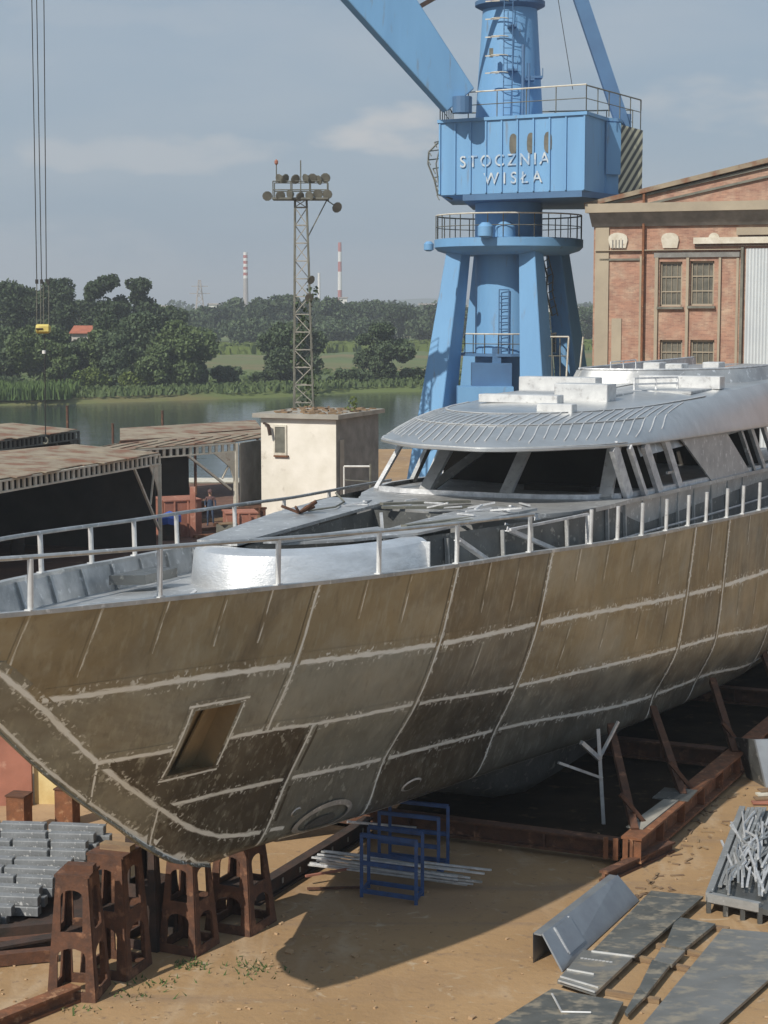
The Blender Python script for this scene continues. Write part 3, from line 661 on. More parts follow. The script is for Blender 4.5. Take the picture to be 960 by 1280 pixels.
# roof: rim, visor, crease, crown
rim = [(43,-3.1),(24.5,-3.05),(21.5,-2.85),(20.0,-2.45),(19.0,-1.8),(18.2,-.9),(17.9,0),(17.75,.9),(18.3,1.8),(19.3,2.5),(20.8,2.95),(24,3.15),(30,3.25),(36,3.3),(43,3.3)]
crs = [(43,-2.5),(28,-2.4),(24.5,-2.2),(22.6,-1.9),(21.4,-1.4),(20.8,-.7),(20.6,0),(20.9,.7),(21.8,1.4),(23.2,2.0),(25.2,2.4),(28,2.65),(31,2.75),(36,2.8),(43,2.8)]
def zr(s): return 7.97-.022*max(0,s-19)
def zc_(s): return 8.58+.018*max(0,s-24)
RM = []; rx = pchip(range(15), [p[0] for p in rim]) if False else None
def interp(lst, k):
    f = k*(len(lst)-1); i = min(int(f), len(lst)-2); t_ = f-i
    p0, p1, p2, p3 = lst[max(0,i-1)], lst[i], lst[i+1], lst[min(len(lst)-1,i+2)]
    return tuple(.5*((2*p1[a])+(-p0[a]+p2[a])*t_+(2*p0[a]-5*p1[a]+4*p2[a]-p3[a])*t_**2+(-p0[a]+3*p1[a]-3*p2[a]+p3[a])*t_**3) for a in (0,1))
K = lin(0,1,140)
rf = MB(); rings = []
inner = lambda k, d: (lambda r_, c_: (r_[0]+(c_[0]-r_[0])*d, r_[1]+(c_[1]-r_[1])*d))(interp(rim,k), interp(crs,k))
def ringp(d, zf): 
    out_ = []
    for k in K:
        p = inner(k, d); r0 = interp(rim,k); c0 = interp(crs,k); out_.append(SV(p[0], p[1], zr(r0[0])+(zc_(c0[0])-zr(r0[0]))*zf))
    return out_
def lower(d, z): return [SV(inner(k,d)[0], inner(k,d)[1], zr(interp(rim,k)[0])+z) for k in K]
rings = [lower(.55,.02), lower(.06,-.03), lower(0,0), lower(0,.05), ringp(.08,.18), ringp(.25,.42), ringp(.5,.70), ringp(.75,.89), ringp(1,1)]
def crown(d): return [SV(interp(crs,k)[0]+(max(26,interp(crs,k)[0])-interp(crs,k)[0])*d, interp(crs,k)[1]*(1-d), zc_(interp(crs,k)[0])+.12*(1-(1-d)**2)) for k in K]
rings += [crown(.33), crown(.66), crown(.98)]
loop3(rf, rings)
M['roof'] = mat('roof_plate_aluminium', (.60,.61,.61), (.47,.48,.48), .8, .30, .75, .12, 3, c3=(.62,.63,.63), s3=2.5, lo3=.55, hi3=.75)
roof = ysec(rf, 'roof', M['roof'], smooth=True, fix=False)
ws = MB()                                                            # ground weld lines across the visor
def rp(k, d):
    p = inner(k, d); r0 = interp(rim,k); c0 = interp(crs,k)
    zf = np.interp(d, [0,.08,.25,.5,.75,1], [.05,.18,.42,.70,.89,1]); return SV(p[0], p[1], zr(r0[0])+(zc_(c0[0])-zr(r0[0]))*zf)
rw_ = random.Random(2)
for k in lin(.20,.76,33):
    a, c = rw_.uniform(.08,.2), rw_.uniform(.85,1)
    for d0, d1 in ((a,.5),(.55,c)):
        pts = [rp(k+.004*math.sin(d*9), d)+Vector((0,0,.012)) for d in lin(d0,d1,6)]
        for x, y in zip(pts[:-1], pts[1:]): ws.beam(x, y, .026, .012)
for d, a, c, wd in ((.52,.22,.72,.05),(1,.14,.8,.06),(.03,.16,.72,.05)):
    pts = [rp(k, d)+Vector((0,0,.012)) for k in lin(a,c,60)]
    for x, y in zip(pts[:-1], pts[1:]): ws.beam(x, y, wd, .014)
ws.build('weld_lines', M['alu_w'], roof, local=True)
for s0_, n0 in ((21.5,2.0),(23.8,-1.0)): pass
sf = MB()                                                            # sun-catching lining strip inside the visor
def topbox(c, d, name, m=None, rz=0, lid=None):
    p = MB(); p.box(SV(c[0], c[1], c[2]+d[2]/2), d, rz)
    return ysec(p, name, m or M['alu_w'], bevel=.015)
def crate(c, d, name):                                               # open tray: rim and inside
    p = MB(); x, y, z = d[0]/2, d[1]/2, d[2]; b0 = SV(*c)
    for (ox, oy, ex, ey) in ((0,-y,d[0],.04),(0,y,d[0],.04),(-x,0,.04,d[1]-.05),(x,0,.04,d[1]-.05)): p.box(b0+Vector((ox,oy,z/2)), (ex,ey,z))
    p.box(b0+Vector((0,0,.04)), (d[0]-.06,d[1]-.06,.04)); return ysec(p, name, M['alu_w'])

# roof gear ------------------------------------------------------------
topbox((27.9,-1.0,8.72),(.55,2.1,.40),'roof_locker')
topbox((25.2,.6,8.62),(.7,1.35,.46),'roof_locker')
topbox((31.0,1.35,8.74),(.5,2.25,.34),'roof_locker')
topbox((23.7,-.5,8.66),(.45,2.0,.20),'roof_locker')
topbox((21.9,1.05,8.52),(.35,.85,.24),'roof_locker')
topbox((26.6,-.4,8.68),(2.2,2.9,.10),'roof_plinth', M['alu_deck'])
topbox((29.6,1.0,8.70),(2.0,2.6,.08),'roof_plinth', M['alu_deck'])
p = MB()                                                             # rail frame and offcuts among the lockers
for a, c in (((28.2,.9,8.8),(28.2,.9,9.1)),((28.2,.9,9.1),(29.4,1.7,9.1)),((29.4,1.7,9.1),(29.4,1.7,8.8)),((28.2,.9,8.95),(29.4,1.7,8.95)),((28.8,1.3,8.8),(28.8,1.3,9.1))): p.beam(SV(*a), SV(*c), .045)
ysec(p, 'roof_bracket', M['alu_b'])
# raised aft coaming (flybridge well)
cp_ = [(44,-2.0),(33,-1.95),(31.8,-1.75),(31.4,-1.2),(31.7,.2),(33.2,1.6),(35.5,2.3),(44,2.5)]
CP = [interp(cp_, k) for k in lin(0,1,60)]
p = MB()
loop3(p, [[SV(a-.25,o*1.08,8.7) for a,o in CP], [SV(a,o,9.16) for a,o in CP], [SV(a+.12,o*.95,9.18) for a,o in CP], [SV(a+.2,o*.92,8.75) for a,o in CP]])
ysec(p, 'flybridge_coaming', M['alu_deck'], smooth=True, fix=False)
p = MB()
for a, c in zip(CP[:-1], CP[1:]): p.tube(SV(a[0]+.06,a[1]*.97,9.20), SV(c[0]+.06,c[1]*.97,9.20), .03, 6)
ysec(p, 'flybridge_rim', M['alu_b'])
for k_, (s, o) in enumerate(((35,-.6),(36,.9),(34.2,.3))):
    p = MB(); p.box(SV(s,o,9.0), (.7,.5,.6)); ysec(p, 'flybridge_locker', M['alu_w'], bevel=.02)
p = MB()
for s in (33,34.2,35.4): p.tube(SV(s,-1.3,8.9), SV(s,-1.3,9.35), .02, 6)
p.tube(SV(33,-1.3,9.35), SV(35.4,-1.3,9.35), .02, 6); ysec(p, 'roof_bracket', M['alu_b'])
# loose aluminium brackets at the side opening
for (a, c, wd) in (((13.0,2.35,6.75),(14.2,2.75,6.05),.16),((15.1,2.5,6.7),(16.9,2.9,6.08),.10),((15.5,2.3,6.72),(17.3,2.75,6.1),.10),((16.6,2.5,6.72),(18.6,3.0,6.08),.13),((17.1,2.3,6.74),(19.1,2.9,6.12),.08)):
    p = MB(); A, B_ = SV(*a), SV(*c); p.beam(A, B_, wd, .02); p.beam(A+Vector((0,0,.04)), B_+Vector((0,0,.04)), .02, .09); ysec(p, 'loose_bracket', M['alu_b'])
p = MB()
for s in (18.05,): p.beam(SV(s,3.12,6.0), SV(s,3.12,6.72), .09, .05)
p.beam(SV(15.0,2.6,6.74), SV(18.1,3.1,6.74), .05); ysec(p, 'loose_bracket', M['alu_b'])
rnd = random.Random(4)
for k_ in range(16):
    s, o = rnd.uniform(15.2,19), rnd.uniform(-1.6,2.0); z = 6.80 if s > 17.6 else 6.9
    if 12.2 < s < 16.1 and -.9 < o < .95: o = 1.3
    a_ = rnd.uniform(0,3.1); ln = rnd.uniform(.25,.8)
    p = MB(); p.beam(SV(s,o,z+.03), SV(s+ln*math.cos(a_),o+ln*math.sin(a_),z+rnd.uniform(.03,.14)), .05, .03); ysec(p, 'aluminium_offcut', M['alu_b'])
for pts in ([(15.9,-.5),(17.3,1.0)],[(16.1,-.1),(17.6,1.5)],[(16.5,-.8),(18.3,.4)],[(13.2,1.2),(16.4,1.9)],[(12.9,1.35),(16.2,2.1)]):
    p = MB(); p.beam(SV(*pts[0],6.93), SV(*pts[1],6.86), .14, .05); ysec(p, 'deck_rail_bar', M['galv'])
p = MB(); p.prism([SV(12.2,.0,6.0),SV(12.9,.1,6.0),SV(12.5,.05,6.5)], (.03,.03,0)); p.beam(SV(13.6,.6,6.5), SV(13.7,.5,7.1), .05); ysec(p, 'well_bracket', M['alu_b'])
# bow fittings near the camera-side rail
p = MB(); s_ = 5.3
p.prism([SV(5.35,.95,6.50),SV(5.75,1.25,6.50),SV(5.7,1.25,6.8)], SV(.12,-.1,0)); ysec(p, 'deck_bracket', M['alu_b'])
p = MB(); p.beam(SV(3.9,1.05,6.62), SV(7.6,1.78,6.5), .09, .13); ysec(p, 'deck_channel', M['alu_d'])
p = MB(); p.beam(SV(3.6,.75,6.54), SV(5.0,1.1,6.54), .16, .06)
for k_ in range(7): p.beam(SV(3.7+k_*.22,.78+k_*.055,6.6), SV(3.75+k_*.22,.7+k_*.055,6.68), .05)
ysec(p, 'deck_channel', M['alu'])
p = MB(); p.prism([SV(7.9,-1.75,6.38),SV(9.4,-1.8,6.34),SV(9.4,-1.35,6.34),SV(8.3,-1.3,6.36)], (0,0,.16)); ysec(p, 'deck_hatch', M['alu_d'])
p = MB(); rr_ = random.Random(8)
for k_ in range(9): 
    a_ = rr_.uniform(0,6.28); p.tube(SV(14.2,-1.5,6.95), SV(14.2+.35*math.cos(a_),-1.5+.35*math.sin(a_),7.0+rr_.uniform(0,.2)), .03, 5)
ysec(p, 'cable_bundle', M['rust'])
p = MB(); p.path([SV(14.5,-1.45,6.96),SV(15.2,-1.2,6.98),SV(16.2,-1.5,6.97),SV(16.6,-1.9,7.1)], .02, 5); ysec(p, 'cable', M['galv'])

# ------------------------------------------------------------------ supports and yard things
def sw(s, o, z=0): return SW(s, o, z)
# rusty cradle
cr_ = thing('hull_cradle', 'orange rusty box beam cradle with slanted posts under the yacht', 'cradle', tuple(sw(16.6,4.6)), TH)
def ibeam(name, a, c, wd, ht, m, par, web=True):
    p = MB(); a, c = Vector(a), Vector(c)
    p.beam(a+Vector((0,0,ht/2)), c+Vector((0,0,ht/2)), wd, .05); p.beam(a-Vector((0,0,ht/2)), c-Vector((0,0,ht/2)), wd, .05); p.beam(a, c, .06, ht-.05)
    L_ = (c-a).length; d_ = (c-a).normalized(); n_ = int(L_/1.5)
    for i in range(n_+1):
        q = a+d_*min(L_-.05, .05+i*1.5); p.beam(q-Vector((0,0,ht/2-.02)), q+Vector((0,0,ht/2-.02)), wd*.9, .03, up=d_)
    return p.build(name, m, par)
ibeam('side_beam', sw(16.4,4.65,.36), sw(40,4.9,.36), .42, .46, M['rust_l'], cr_)
ibeam('cross_beam', sw(16.62,4.35,.30), sw(16.62,-5.0,.30), .30, .32, M['rust'], cr_)
ibeam('cross_beam', sw(24.6,4.4,.33), sw(24.6,-5.0,.33), .34, .38, M['rust'], cr_)
ibeam('cross_beam', sw(31.6,4.4,.33), sw(31.6,-5.0,.33), .34, .38, M['rust'], cr_)
ibeam('side_beam', sw(16.4,-5.2,.36), sw(40,-5.2,.36), .42, .46, M['rust'], cr_)
for (s, o, st_, ot) in ((16.95,4.55,20.1,3.0),(19.9,4.7,22.6,3.2),(24.1,4.75,26.3,3.6),(29.0,4.8,31,3.7),(33,4.8,35,3.7),(17.4,-5.1,17.4,-2.6),(25.2,-5.1,25.2,-3.6)):
    z1 = 1.9 if s < 18 else 1.8
    p = MB(); p.beam(sw(s,o,.58), sw(st_,ot,z1), .15, .17); p.beam(sw(s+.02,o,.6), sw(s+.55,o-.1,.6), .22, .04); p.beam(sw(s+.6,o,.62), sw(s+.15,o-.35,1.25), .08); p.build('prop_post', M['rust'], cr_)
for k_ in range(3):
    p = MB(); p.beam(sw(16.33,4.55-.2*k_,.14), sw(16.33,4.55-.2*k_,.58), .03, .1); p.build('stiffener', M['rust_l'], cr_)
p = MB(); p.prism([sw(19.3,4.2,.62),sw(20.2,4.2,.62),sw(20.3,4.9,.62),sw(19.4,4.95,.62)], (0,0,.03)); p.build('packing_plate', M['alu_d'], cr_)
p = MB(); p.prism([sw(17.0,4.35,.62),sw(19.5,4.45,.62),sw(19.5,4.75,.62),sw(17.0,4.7,.62)], (0,0,.02)); p.build('packing_plate', M['concrete'], cr_)
# pale forked prop
fp = thing('forked_prop', 'slim pale metal prop with forked top standing under the hull', 'prop', tuple(sw(19.1,3.2)))
for nm, a, c, wd in (('pole',(19.1,3.2,0),(19.1,3.05,2.05),.075),('arm',(19.1,3.1,1.45),(19.55,3.35,2.15),.055),('arm',(19.1,3.1,1.4),(18.6,2.85,1.85),.09),('brace',(19.1,3.15,1.0),(17.9,2.6,1.55),.055)):
    p = MB(); p.beam(sw(*a), sw(*c), wd); p.build(nm, M['alu_w'], fp)

# keel stands: four tapered plate sides with two arched openings each
def arch(x0, x1, y0, y1, k=7):
    r_ = (x1-x0)/2; cx = (x0+x1)/2; pts = [(x0,y0),(x1,y0)]
    for i in range(k+1):
        a = math.pi*i/k; pts.append((cx+r_*math.cos(a), y1-r_*.6+r_*.6*math.sin(a)))
    return pts
def stand(label, loc, rz, h=2.0, wb=.80, wt=.52, m='rust', cap=True):
    t = thing('keel_stand', label, 'stand', loc, rz, 'rusty keel stands under the bow')
    for q in range(4):
        a = q*math.pi/2; ux = Vector((math.cos(a), math.sin(a), 0)); nn = Vector((math.sin(a), -math.cos(a), 0))
        lean = (wb-wt)/2/h; uy = Vector((-nn.x*lean, -nn.y*lean, 1))
        outer = [(-wb/2,0),(wb/2,0),(wt/2,h),(-wt/2,h)]
        iw = wb*.29; holes = [arch(-iw, iw, .16, h*.43), arch(-iw*.78, iw*.78, h*.56, h*.90)]
        p = MB(); p.plate(outer, holes, nn*(wb/2-.025*(q%2)), ux, uy, .035)
        p.build('side_plate', M[m], t, local=True)
    p = MB(); p.box((0,0,h+.02), (wt+.06,wt+.06,.04)); p.build('top_plate', M[m], t, local=True)
    if cap:
        p = MB(); p.box((.05,.02,h+.09), (wt*.9,.2,.10)); p.build('packing_block', M['wood'] if cap == 2 else M[m], t, local=True)
    p = MB(); p.box((0,0,h*.49), (wb*.78,wb*.78,.04)); p.build('shelf', M['rust_d'], t, local=True)
    return t
stand('nearest rusty stand, by the end of the long rail at the lower left', (-4.90,28.55,0), R(-8), 1.98)
stand('rusty stand just behind the nearest one, touching the billet stack', (-4.45,29.55,0), R(-20), 2.02, .86, .62, cap=2)
stand('dark rusty stand half hidden right behind the second one', (-4.05,30.9,0), R(-25), 2.0, .8, .55, m='rust_d')
stand('slim rusty stand directly under the forefoot of the bow', (-3.35,30.62,0), R(-25), 1.62, .74, .50)
stand('rightmost rusty stand under the keel, closest to the blue racks', (-2.55,31.75,0), R(-25), 1.50, .92, .62)
p = MB(); p.box((0,0,.2), (.7,.5,.4)); p.box((.05,.02,.48),(.5,.4,.16)); tag(p.build('rusty_block', M['rust_d'], local=True, loc=(-3.9,31.6,0)), 'low dark rusty block between the stands beneath the forefoot', 'block')

# ground beams
def gbeam(label, a, c, wd, ht, m, name='ground_beam', holes=0, cat='beam'):
    a, c = Vector(a), Vector(c); mid = (a+c)/2; t = thing(name, label, cat, (mid.x, mid.y, 0))
    p = MB(); up = Vector((0,0,ht)); d_ = (c-a).normalized(); sd_ = d_.cross(Vector((0,0,1)))
    p.beam(a+up*.5, c+up*.5, wd*.35, ht-.06); p.build('web', M[m], t)
    p = MB(); p.beam(a+up*.97, c+up*.97, wd, .045); p.build('flange', M[m], t)
    p = MB(); p.beam(a+Vector((0,0,.025)), c+Vector((0,0,.025)), wd, .045); p.build('flange', M[m], t)
    if holes:
        for i in range(holes):
            q = a+(c-a)*(i+.5)/holes+up*.5+sd_*wd*.19; p = MB(); p.beam(q-d_*.03-Vector((0,0,.05)), q-d_*.03+Vector((0,0,.05)), .05, .02, up=sd_); p.build('clip', M['concrete'], t)
    return t
gbeam('long rusty ground rail running from the stands to the blue racks', sw(11.3,-.95), sw(16.4,-1.05), .22, .34, 'rust_d', 'ground_rail', 7)
gbeam('pale topped rusty beam at the lower left corner, ending at the nearest stand', (-8.2,23.9,0), (-4.9,28.2,0), .26, .24, 'rust_l', 'ground_rail')
gbeam('dark rusty beam lying along the foot of the billet stack', (-8.6,28.9,0), (-5.6,30.6,0), .24, .22, 'rust_d')
gbeam('rusty beam lying behind the stands, under the forefoot', (-5.2,31.2,0), (-2.9,32.6,0), .22, .25, 'rust')
gbeam('rusty beam sticking out towards the right hand plates from the cradle corner', (4.2,34.2,0), (5.8,36.2,0), .2, .2, 'rust')

# terraced stack of metal billets
bil = None; rb2 = random.Random(21)
BL = 'short grey metal billet in the terraced stack left of the rusty stands'
def billet(loc, rz, ln):
    global bil
    if bil is None:
        p = MB(); p.box((0,0,.085), (1,.21,.17)); bil = p.build('metal_billet', M['billet'], local=True, loc=loc, rz=rz, bevel=.012)
        tag(bil, BL, 'billet', 'billets in the terraced stack'); o = bil
    else: o = bil.copy(); COL.objects.link(o)
    o.location = loc; o.rotation_euler = (rb2.uniform(-.02,.02), rb2.uniform(-.02,.02), rz); o.scale = (ln, 1, 1); return o
M['billet'] = mat('dull_grey_billet', (.25,.265,.28), (.17,.18,.19), 4, .65, .2, .1, 14, c3=(.55,.56,.56), s3=9, lo3=.58, hi3=.64)
for r_ in range(12):                                                  # rows from back (top) to front
    y0 = 34.3-.30*r_; top_z = 1.12-.075*r_
    for lay in range(2 if r_ else 5):
        z = top_z-.175*(lay+1)
        if z < .0: continue
        xe = -5.25-.12*r_+rb2.uniform(-.1,.1)-(.25 if r_ > 8 else 0); x = xe; 
        while x > -8.6:
            ln = rb2.choice((.7,.9,1.1)); billet((x-ln/2, y0-.06*lay-(x-xe)*.10, z), R(-6)+rb2.uniform(-.02,.02), ln-.02); x -= ln+rb2.uniform(.01,.05)
p = MB(); p.box((0,0,0), (4.2,2.6,.12)); tag(p.build('timber_bearer', M['rust_d'], local=True, loc=(-7.2,32.7,.06), rz=R(-6)), 'dark timber platform under the terraced billet stack', 'platform')
for k_ in range(3):
    p = MB(); p.beam((-8.6,30.5-.7*k_,.12), (-5.5,31.4-.7*k_,.12), .2, .2); tag(p.build('stack_beam', M['rust'] if k_ else M['rust_d'], None), ('dark', 'rusty middle', 'rusty foremost')[k_]+' beam on the ground in front of the billet stack', 'beam')
# upright rusty blocks and the red steel wall behind the bow
for k_, (x, y, h, lb) in enumerate(((-7.62,37.5,.82,'left rusty upright box post on the pale slab'),(-6.72,38.1,.80,'right rusty upright box post on the pale slab, nearer the bow'))):
    p = MB(); p.box((0,0,h/2), (.40,.40,h)); t = p.build('box_post', M['rust_l'], local=True, loc=(x,y,0), rz=R(-14)); tag(t, lb, 'post', 'box posts behind the bow')
    p = MB(); p.box((0,0,h+.015), (.44,.44,.03)); p.build('cap_plate', M['rust'], t, local=True)
rw = thing('primed_bulkhead', 'red primed steel section with yellow and ochre strips standing behind the bow', 'steel section', (-8.0,39.9,0))
for nm, x0, x1, y_, m in (('red_panel',-10.5,-7.75,39.6,'primer'),('yellow_strip',-7.72,-7.22,39.75,'cream_y'),('ochre_strip',-7.2,-6.9,39.9,'ochre'),('red_panel',-6.88,-6.2,40.1,'primer'),('yellow_strip',-6.17,-6.05,40.1,'ochre'),('red_panel',-6.03,-5.3,40.2,'rust')):
    if m == 'cream_y': M[m] = mat('pale_yellow_paint', (.75,.62,.32), (.6,.45,.2), 2, .7)
    if m == 'ochre' and m not in M: M[m] = mat('ochre_primer', (.32,.19,.07), (.25,.14,.05), 1, .8)
    p = MB(); p.box(((x0+x1)/2, y_, 1.7), (x1-x0, .12, 3.4)); p.build(nm, M[m], rw)
# concrete slab lines behind the bow
p = MB(); p.prism([gz(0,1075)+Vector((0,0,.004)), gz(110,1058)+Vector((0,0,.004)), gz(215,930)+Vector((0,0,.004)), gz(-150,960)+Vector((0,0,.004))], (0,0,.012))
M['slab'] = mat('pale_slab_concrete', (.42,.29,.17), (.35,.23,.13), .8, .9, 0, .2, 9, c3=(.3,.2,.12), s3=3)
struct(p.build('yard_slab', M['slab'], local=True))

# blue racks and the bundle of profiles
def rack(label, a, c, depth, h):
    a, c = Vector(a), Vector(c); t = thing('steel_rack', label, 'rack', tuple(a), 0, 'blue racks under the hull'); dv = Vector((.3,1.25,0)).normalized()*depth
    for q in (a, c, a+dv, c+dv):
        p = MB(); p.beam(q, q+Vector((0,0,h if q in (a,c) else h*.97)), .065); p.build('post', M['cartblue'], t)
    for z in (.12, .66, h-.03):
        for q, r_ in ((a,c),(a+dv,c+dv)): p = MB(); p.beam(q+Vector((0,0,z)), r_+Vector((0,0,z)), .06, .075); p.build('cross_bar', M['cartblue'], t)
    for q in (a, c):
        p = MB(); p.beam(q+Vector((0,0,.10)), q+dv+Vector((0,0,.10)), .055); p.build('base_bar', M['cartblue'], t)
    return t
rack('nearer dark blue tubular steel rack holding the profiles', gz(452,1121), gz(520,1131), .55, 1.22)
rack('farther dark blue steel rack deeper in the shadow of the hull', gz(474,1092), gz(548,1101), .9, 1.25)
pr = random.Random(6)
A_, B2 = gz(390,1096), gz(606,1113)
for k_ in range(11):
    p = MB(); o_ = Vector((pr.uniform(-.15,.15), pr.uniform(-.12,.12), .20+.03*k_)); p.beam(A_+o_+Vector((pr.uniform(-.1,.25),0,0)), B2+o_+Vector((pr.uniform(-.6,.1),0,-.12)), .05, .03)
    tag(p.build('aluminium_profile', M['alu_b'] if k_ % 3 else M['alu'], None), 'long thin aluminium profile lying in the bundle through the nearer blue rack', 'profile', 'profiles in the blue rack')
for k_, (a, c, m, lb) in enumerate((((382,1108),(440,1098),'primer','short red tipped bar poking left out of the profile bundle'),((384,1114),(455,1112),'rust','short rusty bar on the ground left of the nearer blue rack'),((434,1060),(520,1068),'alu_b','single pale profile lying high across the back of the blue racks'))):
    p = MB(); z = (.2,.05,.55)[k_]; p.beam(gz(*a)+Vector((0,0,z)), gz(*c)+Vector((0,0,z)), .05, .04); tag(p.build('loose_bar', M[m], None), lb, 'bar')

# sheet metal pieces at the lower right
def plate_px(name, label, px, z, th, m, cat='metal plate', extra=None, grp=None):
    pts = [gz(x, y, z) for x, y in px]; c = sum(pts, Vector())/len(pts)
    p = MB(); p.prism([q-Vector((0,0,th)) for q in pts], (0,0,th)); o = p.build(name, M[m], None, loc=(c.x, c.y, 0)); tag(o, label, cat, grp); return o
M['plate'] = mat('stained_dark_plate', (.19,.20,.195), (.12,.128,.125), 1.2, .45, .5, .15, 6, c3=(.42,.37,.29), s3=3.2, lo3=.50, hi3=.66, stretch=(1,1.6,1))
M['plate2'] = mat('stained_grey_plate', (.27,.275,.27), (.19,.195,.19), 1.0, .45, .5, .1, 6, c3=(.42,.37,.29), s3=2.6, lo3=.50, hi3=.68, stretch=(1,1.6,1))
G_ = 'cut plates laid out on the sand'
def Z6(x, y): return (600+x/2.6667, 1030+y/2.6667)
def zz(l_): return [Z6(*q) for q in l_]
ob = plate_px('metal_plate', 'long dark stained plate with pale blotches, beside the leaning blue grey channel', zz([(375,422),(515,440),(745,240),(570,222)]), .16, .05, 'plate', grp=G_)
p = MB(); a, c = gz(*Z6(372,424),.17), gz(*Z6(515,442),.17); p.beam(a, c, .025, .03); p.build('edge_bar', M['alu_w'], ob)
ob = plate_px('metal_plate', 'squarish dark plate with a row of dots and pale edge bars before the channel', zz([(258,520),(385,562),(508,445),(345,418)]), .16, .06, 'plate2', grp=G_)
for q in (((262,522),(383,560)),((268,508),(395,545)),((290,484),(380,500))): p = MB(); p.beam(gz(*Z6(*q[0]),.175), gz(*Z6(*q[1]),.175), .022, .025); p.build('edge_bar', M['alu_w'], ob)
p = MB()
for k_ in range(9): q = gz(*Z6(340+12*k_, 447+1.6*k_), .165); p.box(q, (.05,.03,.015))
p.build('rivet_row', M['alu_w'], ob)
ob = plate_px('metal_plate', 'large dark plate cut off by the bottom edge, with a bent pale strip on it', zz([(45,668),(240,548),(478,592),(420,700),(100,720)]), .12, .05, 'plate', grp=G_)
p = MB(); p.path([gz(*Z6(240,566),.14), gz(*Z6(272,626),.14), gz(*Z6(370,628),.14)], .018, 5); p.build('bent_strip', M['alu_w'], ob)
plate_px('metal_plate', 'topmost piece of the narrow chain of four stepped plates', zz([(655,308),(785,332),(682,416),(618,400)]), .14, .06, 'plate', grp=G_)
plate_px('metal_plate', 'second piece of the narrow chain, crossed by the short timber', zz([(606,410),(684,422),(640,468),(580,452)]), .15, .06, 'plate2', grp=G_)
plate_px('metal_plate', 'third piece of the narrow chain, ending in a narrow tail', zz([(574,452),(632,470),(556,566),(530,545)]), .14, .06, 'plate', grp=G_)
plate_px('metal_plate', 'last and smallest pointed piece of the narrow chain', zz([(528,545),(560,566),(532,592),(492,634),(482,626)]), .13, .05, 'plate', grp=G_)
plate_px('metal_plate', 'widest grey stained plate, running out at the right and bottom edges', zz([(808,348),(970,362),(1100,420),(960,520),(770,690),(525,690)]), .12, .05, 'plate2', grp=G_)
for k_, (a, c) in enumerate((((590,405),(760,440)),((520,445),(700,485)),((420,560),(600,590)),((740,340),(830,352)))):
    p = MB(); p.beam(gz(*Z6(*a),.045), gz(*Z6(*c),.045), .10, .08)
    tag(p.build('timber_batten', M['ground'] if False else M['wood'], None), ('short timber batten under the upper end of the stepped plates', 'short timber batten under the middle of the stepped plates', 'short timber batten by the lower end of the stepped plates', 'short timber batten under the corner of the widest plate')[k_], 'batten')
ch = thing('bent_channel', 'blue grey bent channel of sheet metal leaning on its edge over the sand', 'channel', tuple(gz(*Z6(270,480))))
A0, A1 = gz(*Z6(272,494)), gz(*Z6(527,258)); T0 = gz(*Z6(205,368),.52); T1 = gz(*Z6(455,172),.52)
p = MB(); nn = (A1-A0).cross(T0-A0).normalized()*.03; p.prism([A0,A1,T1,T0], nn); p.build('face_plate', M['sheet'], ch)
D0 = gz(*Z6(180,462)); D1 = D0+(T1-T0); p = MB(); sx = Vector((-.12,.08,0)); p.prism([T0+sx*0,T1,T1+sx,T0+sx], (0,0,-.03)); p.prism([T0+sx,T1+sx,D1,D0], (-.02,-.03,0)); p.build('back_flange', M['sheet'], ch)
p = MB()
for q in (((238,398),(290,372)),): pass
if nn.dot(Vector((0,0,CAMH))-A0) > 0: nn = -nn
f0, f1 = A0+(A1-A0)*.04, A0+(A1-A0)*.30
for f_, w_ in ((.12,.03),(.30,.03)):
    a = A0+(A1-A0)*f_-nn*1.2; c = T0+(T1-T0)*f_-nn*1.2; p.beam(a+(c-a)*.25, a+(c-a)*.95, w_, .02)
p.build('stiffener', M['alu_b'], ch)
p = MB(); a = A0+(A1-A0)*.12; c = T0+(T1-T0)*.12; a2 = A0+(A1-A0)*.30; c2 = T0+(T1-T0)*.30
p.prism([a+(c-a)*.2-nn*2.2, a2+(c2-a2)*.2-nn*2.2, a2+(c2-a2)*.92-nn*2.2, a+(c-a)*.92-nn*2.2], nn*.8); p.build('doubler_plate', M['sheet'], ch)

# pallet of scrap profiles at the right edge
pl = thing('scrap_tray', 'grey flat tray of tangled aluminium profiles at the right edge', 'tray', tuple(gz(930,1080)))
tp = [gz(928,1012,.3), gz(1010,1012,.3), gz(1010,1150,.3), gz(950,1134,.3), gz(886,1121,.3)]
p = MB(); p.prism([q-Vector((0,0,.12)) for q in tp], (0,0,.1)); p.build('tray_base', M['alu_d'], pl)
for a, c in ((0,4),(4,3)): p = MB(); p.beam(tp[a], tp[c], .12, .16); p.build('tray_edge', M['alu'], pl)
for k_ in range(4): q = tp[4]+(tp[3]-tp[4])*k_/3; p = MB(); p.beam(q-Vector((0,0,.3)), q, .08); p.build('leg', M['alu_d'], pl)
pr = random.Random(9)
for k_ in range(64):
    yy_ = pr.uniform(1050,1120); a = gz(pr.uniform(930-(yy_-1030)*.28,958), yy_, .33+.002*k_); an_ = R(90+pr.gauss(-15,6)); c = a+Vector((math.cos(an_), math.sin(an_), 0))*pr.uniform(1.0,2.6); c.z += pr.uniform(-.03,.03)
    p = MB()
    if k_ % 3: p.beam(a, c, .045, .03)
    else: mid = (a+c)/2+Vector((pr.uniform(-.25,.25),0,.05)); p.path([a, mid, c], .025, 5)
    tag(p.build('scrap_profile', M['alu_b'] if k_ % 2 else M['alu'], None), 'bright narrow aluminium offcut lying in the tangle on the grey tray', 'offcut', 'offcuts on the grey tray')
